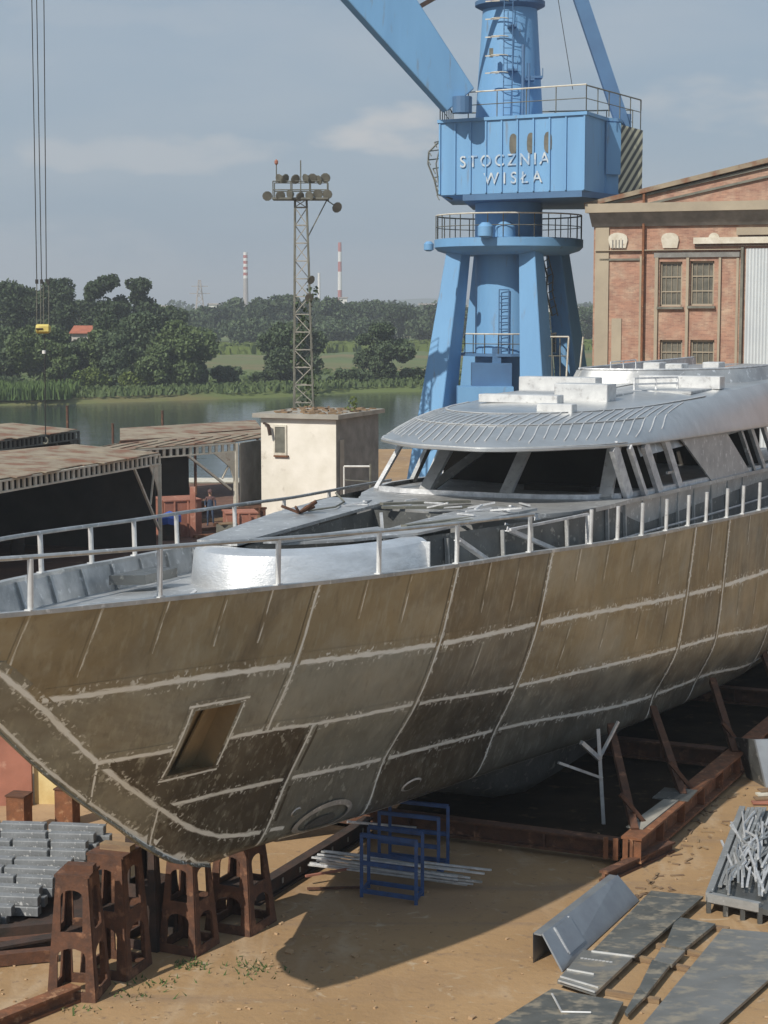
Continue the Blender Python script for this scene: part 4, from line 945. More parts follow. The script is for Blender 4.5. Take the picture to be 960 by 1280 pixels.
for k_ in range(5):
    a = gz(900+5*k_, 1108-3*k_, .34); c = gz(936+5*k_, 1010, .34); p = MB(); p.beam(a, c, .07, .04)
    tag(p.build('scrap_profile', M['alu'], None), 'long straight grey profile lying along the left side of the grey tray', 'profile', 'long profiles along the tray')
sp_ = thing('sheet_box', 'open grey sheet metal box leaning by the cradle at the right edge', 'box', tuple(gz(955,985)))
q = gz(956,984); p = MB(); p.prism([q+Vector((-.22,.3,1.05)), q+Vector((0,0,0)), q+Vector((1.6,-.1,0)), q+Vector((1.5,.3,1.1))], (.03,-.05,0)); p.build('front_panel', M['sheet'], sp_)
p = MB(); p.prism([q+Vector((-.22,.3,1.05)), q+Vector((-.5,1.1,.9)), q+Vector((-.25,.9,0)), q], (.03,0,0)); p.build('side_panel', M['alu_d'], sp_)
for k_, (m, lb) in enumerate((('primer','pink flat offcut'),('wood','tan flat offcut'),('cream','cream flat offcut'),('wood','brown flat offcut'))):
    p = MB(); a = gz(940+3*k_,1003-5*k_,.05+.05*k_); p.beam(a, a+Vector((1.1,.1*k_,0)), .2, .04); tag(p.build('flat_offcut', M[m], None), lb+' in the small pile between grey box and grey tray', 'offcut')
# litter chips on the sand by the cradle
lr = random.Random(31); p = MB()
for k_ in range(60):
    q = gz(*( (lambda f, g: (800+120*f+g*22, 1120-150*f+abs(g)*26))(lr.random(), lr.uniform(-1,1)) ), .015); a_ = lr.uniform(0,3); p.beam(q, q+Vector((math.cos(a_),math.sin(a_),0))*lr.uniform(.05,.28), .05, .02)
o = p.build('wood_chips', M['wood'], local=True); o['kind'] = 'stuff'
# weeds on the sand
lr = random.Random(12); p = MB()
for cx, cy, n_, sp in ((236,1208,70,.16),(320,1213,60,.28),(160,1240,40,.3),(205,1228,30,.25),(290,1210,20,.25),(100,1262,20,.2)):
    c = gz(cx, cy)
    for i in range(n_):
        q = c+Vector((lr.gauss(0,sp), lr.gauss(0,sp*.8), 0)); a_ = lr.uniform(0,6.28); h_ = lr.uniform(.03,.10); d_ = Vector((math.cos(a_), math.sin(a_), 0))*.02
        p.add([q-d_, q+d_, q+Vector((lr.gauss(0,.05), lr.gauss(0,.05), h_))], [(0,1,2)])
o = p.build('grass', M['grass'], local=True, fix=False); o['kind'] = 'stuff'

# small stones and scraps scattered over the yard
lr = random.Random(44); p = MB()
for k_ in range(320):
    q = gz(lr.uniform(-60,1020), 1290-lr.random()**1.5*260, .012); s_ = lr.uniform(.012,.045)*(1 if lr.random() < .93 else 2.2)
    if k_ % 3 == 0: q = gz(lr.gauss(330,120), lr.gauss(1200,45), .012)
    a_ = lr.uniform(0,3); m4 = Matrix.Translation(q) @ Matrix.Rotation(a_,4,'Z') @ Matrix.Rotation(lr.uniform(-.5,.5),4,'X'); p.box(q, (s_*1.5,s_,s_*.8), mat4=m4)
o = p.build('gravel', M['slab'], local=True); o['kind'] = 'stuff'

# ------------------------------------------------------------------ tower crane on its portal
KY = 110.0
CC = Vector((gy(635,400,KY).x, KY, 0))
kr = thing('harbour_crane', 'big pale blue slewing harbour crane with lettered machinery house on splayed legs', 'crane', tuple(CC))
def kp_(x, y, Y=KY): return gy(x, y, Y)
def zk(y, Y=KY): return gy(480, y, Y).z
p = MB(); p.lathe(CC, [(2.3,0),(1.95,3),(1.95,zk(318)),(2.15,zk(312))], 32); p.build('pedestal', M['blue'], kr, smooth=True)
p = MB(); z0, z1 = zk(314), zk(299); p.lathe(CC, [(3.4,z0-.25),(4.2,z0),(4.4,z0+.2),(4.4,z1-.05),(4.15,z1),(1.9,z1)], 40); p.build('ring_platform', M['blue'], kr, smooth=True)
for az in (200, 290, 20, 112):
    a = R(az); d = Vector((math.cos(a), math.sin(a), 0)); p = MB()
    p.beam(CC+d*5.15, CC+d*3.2+Vector((0,0,zk(316))), 1.9, 1.9, up=(math.sin(R(34)),math.cos(R(34)),0), w2=1.05, h2=1.05)
    lg = p.build('leg', M['blue'], kr, bevel=.04)
    p = MB(); p.box(CC+d*5.15+Vector((0,0,.3)), (2.4,2.6,.6), a); p.build('foot_box', M['concrete'], lg)
p = MB(); p.lathe(CC, [(2.0,zk(299)),(1.98,zk(243))], 32); p.build('slewing_column', M['blue'], kr, smooth=True)
def railing(name, pts, z, h, par, m='cream', post=1.6, mid=True, m2='galv'):
    t_ = MB(); pts = [Vector((q[0], q[1], z)) for q in pts]; up = Vector((0,0,h))
    for a, c in zip(pts[:-1], pts[1:]): t_.tube(a+up, c+up, .045, 5)
    o = t_.build(name, M[m], par); t2 = MB()
    for a, c in zip(pts[:-1], pts[1:]):
        if mid: t2.tube(a+up*.5, c+up*.5, .025, 4)
        n_ = max(1, int((c-a).length/post))
        for i in range(n_+1): q = a+(c-a)*i/n_; t2.tube(q, q+up, .03, 4)
    t2.build('rail_posts', M[m2], o); return o
railing('platform_railing', [(CC.x+4.3*math.cos(R(a)), CC.y+4.3*math.sin(R(a))) for a in range(178,364,12)], zk(299), 1.35, kr)
railing('platform_railing', [(CC.x+4.3*math.cos(R(a)), CC.y+4.3*math.sin(R(a))) for a in range(0,180,15)], zk(299), 1.35, kr, m='galv')
for (x, y, r_) in ((536,308,.28),(607,288,.45),(632,290,.6)):
    q = kp_(x, y, KY-4.4 if x < 620 else KY-3); p = MB(); p.lathe(q-Vector((0,0,r_)), [(r_*.4,0),(r_,r_*.3),(r_,r_*1.5),(r_*.5,r_*2)], 12); p.build('machinery_drum', M['blue'], kr, smooth=True)
# machinery house
HA, HB, HC, HD = kp_(550,200,107.4), kp_(732,200,102.6), kp_(757,200,106.2), kp_(773,200,106.6)
HE, HF = kp_(790,200,116), kp_(566,200,118)
zb, zt = zk(243,107.4)-.05, zk(154,107.4)
def flat(q, z): return Vector((q.x, q.y, z))
p = MB(); p.prism([flat(q, zb) for q in (HA,HB,HC,HD,HE,HF)], (0,0,zt-zb)); hs_ = p.build('machinery_house', M['blue'], kr)
p = MB(); nf = (HB-HA); nf.z = 0; nf.normalize(); nrm = Vector((nf.y, -nf.x, 0))
p.prism([flat(q,zt)+(q-CC).normalized()*Vector((1,1,0)).length*0 for q in (HA+nrm*.12-nf*.12,HB+nrm*.12+nf*.1,HC+nf*.15,HD+nf*.15,HE,HF)], (0,0,.18)); p.build('roof_edge', M['blue'], hs_)
Lf = (HB-HA).length
for i in range(10):
    q = HA+(HB-HA)*((i+.02)/9.2) if i < 9 else HB-nf*.06
    p = MB(); p.box(flat(q,(zb+zt)/2)+nrm*.05, (.10,.10,zt-zb-.1), math.atan2(nf.y,nf.x)); p.build('wall_rib', M['blue_d'] if False else M['blue'], hs_)
for f_ in (.515,.635,.75):
    q = HA+(HB-HA)*f_; p = MB(); prm = []
    for k_ in range(14): a = 2*math.pi*k_/14; prm.append(flat(q,0)+nf*(.24*math.cos(a))+Vector((0,0,zb+(zt-zb)*.66+.58*math.copysign(abs(math.sin(a))**.6, math.sin(a))))+nrm*.02)
    p.prism(prm, nrm*.03); p.build('window', M['glass'], hs_)
sd2 = (HC-HB); sd2.z = 0; sd2.normalize()
for f_ in (.98,): p = MB(); p.box(flat(HC,(zb+zt)/2)+Vector((.0,-.05,0)), (.12,.12,zt-zb)); p.build('wall_rib', M['blue'], hs_)
p = MB(); p.prism([flat(HC,zb+1.1)+Vector((0,-.25,0)), flat(HD,zb+1.1)+Vector((.1,-.25,0)), flat(HD,zb+1.1), flat(HC,zb+1.1)], (0,0,2.9)); p.build('side_cabinet', M['blue'], hs_)
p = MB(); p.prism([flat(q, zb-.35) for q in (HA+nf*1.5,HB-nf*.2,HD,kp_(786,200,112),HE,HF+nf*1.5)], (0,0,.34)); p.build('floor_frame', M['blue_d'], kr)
railing('roof_railing', [(q.x,q.y) for q in (HA,HB)], zt+.18, 1.45, kr)
railing('roof_railing', [(q.x,q.y) for q in (HB,kp_(800,200,110),kp_(800,200,116))], zt+.18, 1.4, kr, m='galv', m2='galv')
railing('roof_railing', [(q.x,q.y) for q in (HA,HF,HE)], zt+.18, 1.45, kr, m='galv')
def stripes():
    m = bpy.data.materials.new('hazard_stripes'); m.use_nodes = True; t = m.node_tree; b = t.nodes['Principled BSDF']; n = t.nodes.new; l = t.links.new
    tcn = n('ShaderNodeTexCoord'); mpn = n('ShaderNodeMapping'); mpn.inputs['Rotation'].default_value = (0,R(-32),0); l(tcn.outputs['Object'], mpn.inputs['Vector'])
    sp = n('ShaderNodeSeparateXYZ'); l(mpn.outputs[0], sp.inputs[0]); a = n('ShaderNodeMath'); a.operation = 'MULTIPLY'; a.inputs[1].default_value = 2.9; l(sp.outputs[0], a.inputs[0])
    f = n('ShaderNodeMath'); f.operation = 'FRACT'; l(a.outputs[0], f.inputs[0]); g = n('ShaderNodeMath'); g.operation = 'GREATER_THAN'; g.inputs[1].default_value = .5; l(f.outputs[0], g.inputs[0])
    x = n('ShaderNodeMixRGB'); x.inputs[1].default_value = (.07,.08,.08,1); x.inputs[2].default_value = (.52,.52,.40,1); l(g.outputs[0], x.inputs[0]); l(x.outputs[0], b.inputs['Base Color']); b.inputs['Roughness'].default_value = .7; return m
W1, W2 = kp_(773,200,106.8), kp_(803,200,108.0)
p = MB(); p.prism([flat(W1,zb+.1),flat(W2,zb+.35),flat(W2,zt-.35),flat(W1,zt-.1)], (.4,3.4,0)); p.build('counterweight', stripes(), kr)
# lettering on the house front, as stencilled letters
def word(txt, size, org, ux, spacing, name, par, m):
    cu = bpy.data.curves.new('t', 'FONT'); cu.body = txt; cu.size = size; cu.extrude = .012; cu.space_character = spacing; cu.offset = .006
    to = bpy.data.objects.new('t', cu); COL.objects.link(to); bpy.context.view_layer.update()
    me = bpy.data.meshes.new_from_object(to.evaluated_get(bpy.context.evaluated_depsgraph_get())); bpy.data.objects.remove(to)
    ux = Vector(ux).normalized(); uz = Vector((0,0,1)); un = ux.cross(uz)
    Mx = Matrix((( ux.x,uz.x,un.x,org[0]),(ux.y,uz.y,un.y,org[1]),(ux.z,uz.z,un.z,org[2]),(0,0,0,1)))
    me.transform(frame(par).inverted() @ Mx); me.name = name; me.materials.clear(); me.materials.append(m)
    o = bpy.data.objects.new(name, me); COL.objects.link(o); o.parent = par; return o
q = HA+(HB-HA)*.145; word('STOCZNIA', .92, tuple(flat(q, zb+1.52)+nrm*.075), nf, 1.36, 'lettering', hs_, M['worn_white'])
q = HA+(HB-HA)*.315; word('WIS\u0141A', .92, tuple(flat(q, zb+.52)+nrm*.075), nf, 1.55, 'lettering', hs_, M['worn_white'])
# mast of the crane
ztop = 46
p = MB(); p.lathe(CC+Vector((.0,.3,0)), [(2.02,zt),(1.98,zt+.6),(1.58,zk(6)),(1.45,ztop)], 32); tw = p.build('tower_mast', M['blue'], kr, smooth=True)
p = MB(); p.lathe(CC+Vector((.0,.3,0)), [(1.6,zk(12)),(2.05,zk(7)),(2.05,zk(2)),(1.55,zk(1))], 32); p.build('mast_ring', M['blue_d'], tw, smooth=True)
p = MB(); lx, ly = kp_(632,60).x, KY-2.25
for dx in (-.25,.25): p.tube((lx+dx,ly,zt+.3), (lx+dx+.05,ly+.35,42), .03, 5)
for i in range(44): z = zt+.5+i*.42; p.tube((lx-.25,ly+.35*(i*.42/18),z), (lx+.25,ly+.35*(i*.42/18),z), .02, 4)
p.build('ladder', M['blue_d'], tw)
for y in (9,31,53,76,97,-14,-36):
    z = zk(y); p = MB(); pts = [Vector((lx-.35+.5*math.cos(a)-.15, ly-.45*abs(math.sin(a)), z)) for a in lin(0,math.pi,8)]; p.path(pts, .035, 4)
    p.beam((lx-1.3,ly+.2,z), (lx-.5,ly-.1,z), .06); p.build('ladder_hoop', M['cream'], tw)
for (x, y, w_) in ((668,97,.9),(660,100,.7),(640,33,.5),(640,88,.6)):
    q = kp_(x, y, KY-1.7); p = MB(); p.box(q, (w_,.8,.12)); p.tube(q+Vector((-w_/2,-.3,0)), q+Vector((-w_/2,-.3,.8)), .025, 4); p.tube(q+Vector((w_/2,-.3,0)), q+Vector((w_/2,-.3,.5)), .025, 4); p.build('mast_bracket', M['blue_d'], tw)
p = MB(); q = kp_(654,70,KY-2.1); p.tube(flat(q,zt+.3), flat(q,zk(62)), .1, 8); p.tube(flat(q,zt+.3)+Vector((.35,0,0)), flat(q,zk(85))+Vector((.35,0,0)), .06, 8); p.build('mast_pipe', M['blue_d'], tw)
q = kp_(614,66,KY-2.05); p = MB(); p.box(q, (.22,.2,.5)); p.build('lamp_box', M['galv'], tw)
# boom, tie and the right hand strut
b0, b1 = kp_(577,131,106.0), kp_(476,0,105.0); bd = (b1-b0)
p = MB(); e_ = b0+bd*2.6; p.beam(b0+bd*.04, e_, 2.0, 1.3, up=(0,-1,.2), w2=4.9, h2=1.9); bo = p.build('boom', M['blue'], kr, bevel=.05)
p = MB(); p.lathe(b0+Vector((0,-.9,-.1)), [(.1,-.5),(.55,-.45),(.55,.45),(.1,.5)], 14); p.build('boom_pivot', M['blue_d'], bo)
p = MB(); q0, q1 = kp_(518,12,106.2), kp_(560,-12,106.6); p.beam(q0, q1, .28, .25); p.beam(q1, kp_(640,-60,108), .28, .25); p.build('tie_rod', M['rust_d'], kr)
p = MB(); p.prism([kp_(509,8,106.0),kp_(522,14,106.0),kp_(524,28,106.0),kp_(518,22,106.0)], (0,.4,0)); p.build('tie_bracket', M['blue_d'], bo)
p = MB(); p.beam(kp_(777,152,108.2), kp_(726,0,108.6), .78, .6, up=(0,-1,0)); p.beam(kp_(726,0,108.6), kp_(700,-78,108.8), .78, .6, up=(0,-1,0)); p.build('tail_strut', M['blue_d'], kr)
p = MB(); p.box(kp_(778,152,108.3), (.9,.8,.8)); p.build('strut_pivot', M['blue_d'], kr)
p = MB(); p.tube(kp_(697,-5,109), kp_(716,112,109), .02, 4); p.build('hoist_cable', M['cable'], kr)
p = MB()                                                             # wire side cage left of the house
for k_ in range(7):
    y = 178+11*k_; xo = (543,536,535,541,543,545,546)[k_]; p.path([kp_(552,y-2,110), kp_(xo,y,109), kp_(xo+3,y+6,108.5)], .035, 4)
p.path([kp_(548,178,109),kp_(536,190,109),kp_(535,205,109),kp_(543,225,109),kp_(547,243,109),kp_(566,249,109)], .05, 4); p.path([kp_(551,180,108),kp_(545,205,108),kp_(550,243,108)], .04, 4)
p.build('side_cage', M['galv'], kr)
# lower machinery between the legs
zl = zk(441)
p = MB(); p.lathe(CC, [(1.9,zl-.2),(2.9,zl-.15),(2.9,zl),(1.9,zl)], 24); p.build('lower_gallery', M['blue_d'], kr)
railing('gallery_railing', [(CC.x+2.85*math.cos(R(a)), CC.y+2.85*math.sin(R(a))) for a in range(170,375,17)], zl, 1.15, kr)
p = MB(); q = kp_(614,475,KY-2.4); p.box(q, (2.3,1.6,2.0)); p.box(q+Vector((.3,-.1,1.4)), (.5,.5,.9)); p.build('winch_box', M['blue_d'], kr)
p = MB(); p.box(kp_(606,500,KY-3.2), (3.2,2.0,1.6)); p.build('base_box', M['blue'], kr)
p = MB()
for dx in (-.28,.28): p.tube((kp_(627,400).x+dx, KY-2.05, zl), (kp_(627,400).x+dx, KY-2.05, zk(362)), .035, 5)
for i in range(10): z = zl+.3+i*.38; p.tube((kp_(627,400).x-.28,KY-2.05,z), (kp_(627,400).x+.28,KY-2.05,z), .03, 4)
p.build('ladder', M['blue_d'], kr)
p = MB(); pa = [kp_(677,318,KY), kp_(684,345,KY), kp_(683,365,KY), kp_(690,395,KY)]
p.path(pa, .06, 5); p.path([q+Vector((.35,0,0)) for q in pa], .04, 5)
for i in range(9): q = pa[0]+(pa[-1]-pa[0])*i/8; p.tube(q, q+Vector((.35,0,.2)), .03, 4)
p.build('cable_ladder', M['galv'], kr)
# yellow handled stair rails by the right legs
t = thing('stair_railing', 'slim yellow topped stair railing between the right crane leg and the warehouse', 'railing', tuple(gy(712,600,106)))
for nm, pts in (('rail',[(688,421),(711,421),(708,470)]),('rail',[(729,421),(724,470)])):
    p = MB(); p.path([gy(x,y,105) for x,y in pts]+[gy(pts[-1][0]-1,560,105)], .05, 5); p.build(nm, M['cream'], t)
for x in (690,700): p = MB(); p.tube(gy(x,423,105.4), gy(x,560,105.4), .035, 5); p.build('post', M['galv'], t)
p = MB(); p.tube(gy(686,445,105.4), gy(711,445,105.4), .03, 5); p.build('mid_rail', M['galv'], t)

# ------------------------------------------------------------------ brick warehouse
P0 = Vector((gy(741,400,104).x, 104, 0)); wu = Vector((math.cos(R(-22)), math.sin(R(-22)), 0)); wn = Vector((wu.y, -wu.x, 0)); wn = wn if wn.y < 0 else -wn
wt = thing('brick_warehouse', 'tall red brick shipyard hall with beige corner pilaster and pale sliding door', 'warehouse', tuple(P0))
def wp(x, y):
    r = ray(x, y); o = Vector((0,0,CAMH)); t_ = (P0-o).dot(wn)/r.dot(wn); q = o+r*t_; return ((q-P0).dot(wu), q.z)
def wpt(a, z, d=0): return P0+wu*a+Vector((0,0,z))+wn*d
def brick_mat():
    m = mat('weathered_brick', (.37,.215,.155), (.28,.165,.125), 1.1, .9, c3=(.42,.32,.24), s3=1.3, lo3=.45, hi3=.75)
    t = m.node_tree; b = t.nodes['Principled BSDF']; n = t.nodes.new; l = t.links.new
    src = b.inputs['Base Color'].links[0].from_socket
    tcn = n('ShaderNodeTexCoord'); mpn = n('ShaderNodeMapping'); mpn.inputs['Rotation'].default_value = (R(90),0,R(0)); l(tcn.outputs['Object'], mpn.inputs['Vector'])
    br = n('ShaderNodeTexBrick'); br.inputs['Scale'].default_value = 1; br.inputs['Brick Width'].default_value = .27; br.inputs['Row Height'].default_value = .08; br.inputs['Mortar Size'].default_value = .008
    br.inputs['Color1'].default_value = (.75,.7,.7,1); br.inputs['Color2'].default_value = (1.2,1.15,1.1,1); br.inputs['Mortar'].default_value = (1.15,1.25,1.3,1); l(mpn.outputs[0], br.inputs['Vector'])
    x = n('ShaderNodeMixRGB'); x.blend_type = 'MULTIPLY'; x.inputs[0].default_value = .8; l(src, x.inputs[1]); l(br.outputs[0], x.inputs[2]); l(x.outputs[0], b.inputs['Base Color']); return m
M['brick'] = brick_mat()
zc0 = wp(745,283)[1]; zcor = wp(745,262)[1]
az_, ztipL = wp(743,256); aR, zR = wp(960,206); slope = (zR-ztipL)/(aR-az_); aw = aR+9; ga = aw
zapex = ztipL+slope*(aw-az_)
outer = [(0,0),(2*aw,0),(2*aw,ztipL),(aw,zapex),(0,ztipL-.05)]
win = []
def rect(x0,y0,x1,y1): a,z = wp(x0,y1); c,e = wp(x1,y0); return (a,z,c,e)
wins = [rect(824,327,853,383), rect(862,326,893,382), rect(824,425,853,470), rect(862,425,893,470)]
holes = [[(a,z),(c,z),(c,e),(a,e)] for a,z,c,e in wins]
p = MB(); p.plate(outer, holes, P0-wn*.4, wu, (0,0,1), .4); wall = p.build('brick_wall', M['brick'], wt)
sv = -wn*40
p = MB(); p.prism([wpt(.02,0,-.42), wpt(.42,0,-.42), wpt(.42,ztipL-.1,-.42), wpt(.02,ztipL-.1,-.42)], sv); p.build('side_wall', M['plaster_g'], wt)
p = MB(); rfp = [wpt(-.5,ztipL-.15,.35), wpt(aw,zapex+.2,.35), wpt(2*aw+.5,ztipL-.15,.35), wpt(2*aw+.5,ztipL+.1,.35), wpt(aw,zapex+.48,.35), wpt(-.5,ztipL+.1,.35)]; p.prism(rfp, sv*1.02); p.build('roof', M['asbestos'], wt)
def strip(name, m, px, d0, d1, bevel=0, par=None):
    p = MB(); a, z, c, e = rect(*px); p.prism([wpt(a,z,d0), wpt(c,z,d0), wpt(c,e,d0), wpt(a,e,d0)], wn*(d1-d0)); return p.build(name, M[m], par or wt)
aE = wp(960,260)[0]+14
def hband(name, m, y0, y1, d, x0=741, par=None, a1=None):
    a, z = wp(x0, y1); _, e = wp(x0, y0); p = MB(); p.prism([wpt(a,z,0), wpt(a1 or aE,z,0), wpt(a1 or aE,e,0), wpt(a,e,0)], wn*d); return p.build(name, M[m], wt)
hband('cornice', 'plaster_g', 256, 267, .95, 737)
p = MB(); a, z = wp(739,267); _, z2 = wp(739,284); p.prism([wpt(a+.1,z,.85), wpt(a+.1,z,0), wpt(a+.1,z2,0), wpt(a+.1,z2,.15)], wu*26); p.build('cornice_soffit', M['plaster_gray'], wt)  # soffit darker than the cornice, the overhang's shade put into its colour
p = MB(); q0 = wpt(az_+.3,ztipL-.75,.25); 
for d_, off_ in ((.10,-.10),(.10,-.62)): p.beam(wpt(.1,ztipL+off_,.08), wpt(aw,zapex+off_,.08), .14, .12)
p.build('gable_moulding', M['galv'], wt)
strip('corner_pilaster','plaster_g',(741,284,762,600),.0,.10); strip('plaster_patch','plaster_g',(762,398,777,600),.0,.06)
strip('sill_band','plaster_g',(745,311,927,314),.0,.22)
strip('sill_band','galv',(750,323,800,326),.0,.10)
for x0, x1 in ((815,823.5),(853.5,862),(893.5,902)): strip('mullion','plaster_g',(x0,322,x1,600),.0,.14)
strip('lintel','plaster_gray',(818,315,925,322),.0,.12)
strip('edge_render','plaster_g',(915,322,924,600),.0,.05)
strip('door_lintel','cream',(868,294,1100,305),.0,.30); strip('lintel_shadow_strip','galv',(868,305,1100,308),.0,.2)
strip('fascia_box','plaster_g',(922,282,1100,294),.0,.35)
for cx, w_ in ((773,12),(838,11),(893,7)):
    pts = []; 
    for k_ in range(9): th_ = math.pi*k_/8; a, z = wp(cx-w_*math.cos(th_), 300-9*math.sin(th_)**.7 if 0<k_<8 else 300); pts.append(wpt(a,z,0))
    if w_ > 8: a, z = wp(cx+w_*.8,310); pts.append(wpt(a,z,0)); a, z = wp(cx-w_*.8,310); pts.append(wpt(a,z,0))
    p = MB(); p.prism(pts, wn*.12); p.build('plaster_keystone', M['cream'], wt)
for k_ in range(4): strip('keystone_groove','plaster_gray',(766+4*k_,300,767.4+4*k_,311),.12,.14)
strip('downpipe','rust_l',(802,240,805,600),.12,.28); strip('downpipe','plaster_g',(799,320,800.5,600),.05,.12)
M['doorcorr'] = M['corr']
a, z, c, e = rect(927,309,1100,600); p = MB(); n_ = 40
for i in range(n_): w_ = (c-a)/n_; p.prism([wpt(a+i*w_,z,.1), wpt(a+(i+.5)*w_,z,.19), wpt(a+(i+1)*w_,z,.1)], (0,0,e-z))
p.build('sliding_door', M['corr'], wt)
strip('door_frame','galv',(924,309,927,600),.0,.2)
for a, z, c, e in wins:
    p = MB(); p.prism([wpt(a,z,-.28), wpt(c,z,-.28), wpt(c,e,-.28), wpt(a,e,-.28)], wn*.02); wi = p.build('window', M['glass'], wt)
    p = MB()
    for (x0,z0_,x1,z1_) in ((a,z,a+.10,e),(c-.10,z,c,e),(a,z,c,z+.10),(a,e-.10,c,e)): p.prism([wpt(x0,z0_,-.25), wpt(x1,z0_,-.25), wpt(x1,z1_,-.25), wpt(x0,z1_,-.25)], wn*.08)
    for f_ in (.25,.5,.75): x0 = a+(c-a)*f_; p.prism([wpt(x0-.012,z,-.25), wpt(x0+.012,z,-.25), wpt(x0+.012,e,-.25), wpt(x0-.012,e,-.25)], wn*.05)
    for f_ in (.33,.66): x0 = z+(e-z)*f_; p.prism([wpt(a,x0-.03,-.25), wpt(c,x0-.03,-.25), wpt(c,x0+.03,-.25), wpt(a,x0+.03,-.25)], wn*.06)
    p.build('frame', M['plaster_g'], wi)
    p = MB(); p.prism([wpt(a-.1,z-.15,0), wpt(c+.1,z-.15,0), wpt(c+.1,z-.02,0), wpt(a-.1,z-.02,0)], wn*.2); p.build('sill', M['galv'], wi)

# ------------------------------------------------------------------ rendered hut on the quay
HC0 = Vector((gy(420,523,92).x, 92, 0)); hl = Vector((-.93,.37,0)); hr_ = Vector((.37,.93,0)); HZ = gy(420,524,92).z
hut = thing('rendered_hut', 'flat roofed cream hut with small window, lit on its left face, beside the quay', 'hut', tuple(HC0))
LW, RW = 4.15, 5.7
q = [HC0, HC0+hl*LW, HC0+hl*LW+hr_*RW, HC0+hr_*RW]
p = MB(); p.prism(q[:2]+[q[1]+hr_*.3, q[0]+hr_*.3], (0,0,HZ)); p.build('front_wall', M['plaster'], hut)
p = MB(); p.prism([q[0]+hr_*.0+Vector((.003,0,0)), q[3], q[3]+hl*.3, q[0]+hl*.3+hr_*.302], (0,0,HZ-.02)); p.build('side_wall', M['plaster_gray'], hut)  # hut sides far darker than the front, their shade put into the colour
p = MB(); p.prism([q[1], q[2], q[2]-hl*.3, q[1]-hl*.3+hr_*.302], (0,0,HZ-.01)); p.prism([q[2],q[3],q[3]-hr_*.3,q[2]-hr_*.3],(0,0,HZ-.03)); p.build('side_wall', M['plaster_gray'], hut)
ov = [HC0-hl*.25-hr_*.3, HC0+hl*(LW+.35)-hr_*.3, HC0+hl*(LW+.35)+hr_*(RW+.3), HC0-hl*.25+hr_*(RW+.3)]
p = MB(); p.prism([v_+Vector((0,0,HZ)) for v_ in ov], (0,0,.22)); p.build('roof_slab', M['concrete'], hut)
rh = random.Random(5); p = MB()
for k_ in range(120):
    a_, c_ = rh.uniform(.0,LW), rh.uniform(0,RW); v_ = HC0+hl*a_+hr_*c_+Vector((0,0,HZ+.2)); p.box(v_, (rh.uniform(.1,.45), rh.uniform(.1,.3), rh.uniform(.05,.22)), rh.uniform(0,3))
rb_o = p.build('rubble', M['rust'] if False else M['wood'], None); rb_o['kind'] = 'stuff'
def hpt(a, z, d=0): return HC0+hl*a+Vector((0,0,z))-hr_*d
z_ = lambda y: gy(420,y,92.6).z
p = MB(); a0, a1_ = 2.78, 3.33; p.prism([hpt(a0,z_(568),.01), hpt(a1_,z_(568),.01), hpt(a1_,z_(534),.01), hpt(a0,z_(534),.01)], -hr_*.03); wi = p.build('window', M['galv'], hut)
p = MB()
for (x0,x1,y0,y1) in ((a0-.08,a0,532,570),(a1_,a1_+.08,532,570),(a0,a1_,532,534.5),(a0,a1_,567,570)): p.prism([hpt(x0,z_(y1),.0), hpt(x1,z_(y1),.0), hpt(x1,z_(y0),.0), hpt(x0,z_(y0),.0)], -hr_*.08)
p.build('frame', M['cream'], wi)
p = MB(); p.beam(hpt(2.6,z_(571),.05), hpt(3.4,z_(571),.05), .16, .08); p.build('sill', M['rust_l'], wi)
p = MB(); p.tube(hpt(3.95,z_(530),.1), hpt(3.6,z_(532),.3), .06, 6); p.tube(hpt(3.6,z_(532),.3), hpt(3.5,z_(545),.3), .1, 6); p.build('wall_lamp', M['rust_d'], hut)
p = MB(); p.prism([HC0+hr_*.35+Vector((.03,0,1.2)), HC0+hr_*.9+Vector((.03,0,1.2)), HC0+hr_*.9+Vector((.03,0,4.2)), HC0+hr_*.35+Vector((.03,0,4.2))], (.03,0,0)); p.build('side_board', M['concrete'], hut)
st = thing('hut_stair_railing', 'pale tubular landing railing in front of the shaded side of the hut', 'railing', tuple(gy(445,600,88)))
for a, c, r_ in (((430,583),(463,583),.05),((463,580),(463,640),.06),((430,583),(430,640),.04),((430,600),(463,602),.03)):
    p = MB(); p.tube(gy(*a,88), gy(*c,88), r_, 6); p.build('rail', M['white'] if a[1] == 583 else M['galv'], st)

# ------------------------------------------------------------------ lamp mast
MY = 100; mc = Vector((gy(381,500,MY).x, MY, 0)); mt_ = Vector((gy(376,252,MY).x, MY, gy(376,250,MY).z))
ms = thing('floodlight_mast', 'rusty lattice floodlight mast overgrown at the bottom, standing behind the hut', 'mast', tuple(mc))
def mq(z, ix, iy): f = z/mt_.z; w_ = 1.25*(1-f)+.62*f; c = mc*(1-f)+Vector((mt_.x, mt_.y, 0))*f; return Vector((c.x+ix*w_/2, c.y+iy*w_/2, z))
p = MB()
for ix in (-1,1):
    for iy in (-1,1): p.beam(mq(0,ix,iy), mq(mt_.z,ix,iy), .09)
p.build('corner_posts', M['galv'], ms)
p = MB(); zs = [0]
while zs[-1] < mt_.z-.7: zs.append(zs[-1]+.95)
for i, z in enumerate(zs):
    z2 = min(z+.95, mt_.z)
    for (a, c) in (((-1,-1),(1,-1)),((1,-1),(1,1)),((1,1),(-1,1)),((-1,1),(-1,-1))):
        p.beam(mq(z,*a), mq(z,*c), .05); f_ = (a, c) if i % 2 else (c, a); p.beam(mq(z,*f_[0]), mq(z2,*f_[1]), .045)
p.build('bracing', M['concrete'], ms)
zp = mt_.z
p = MB(); p.box((mt_.x+.0,MY,zp+.05), (3.0,1.5,.10))
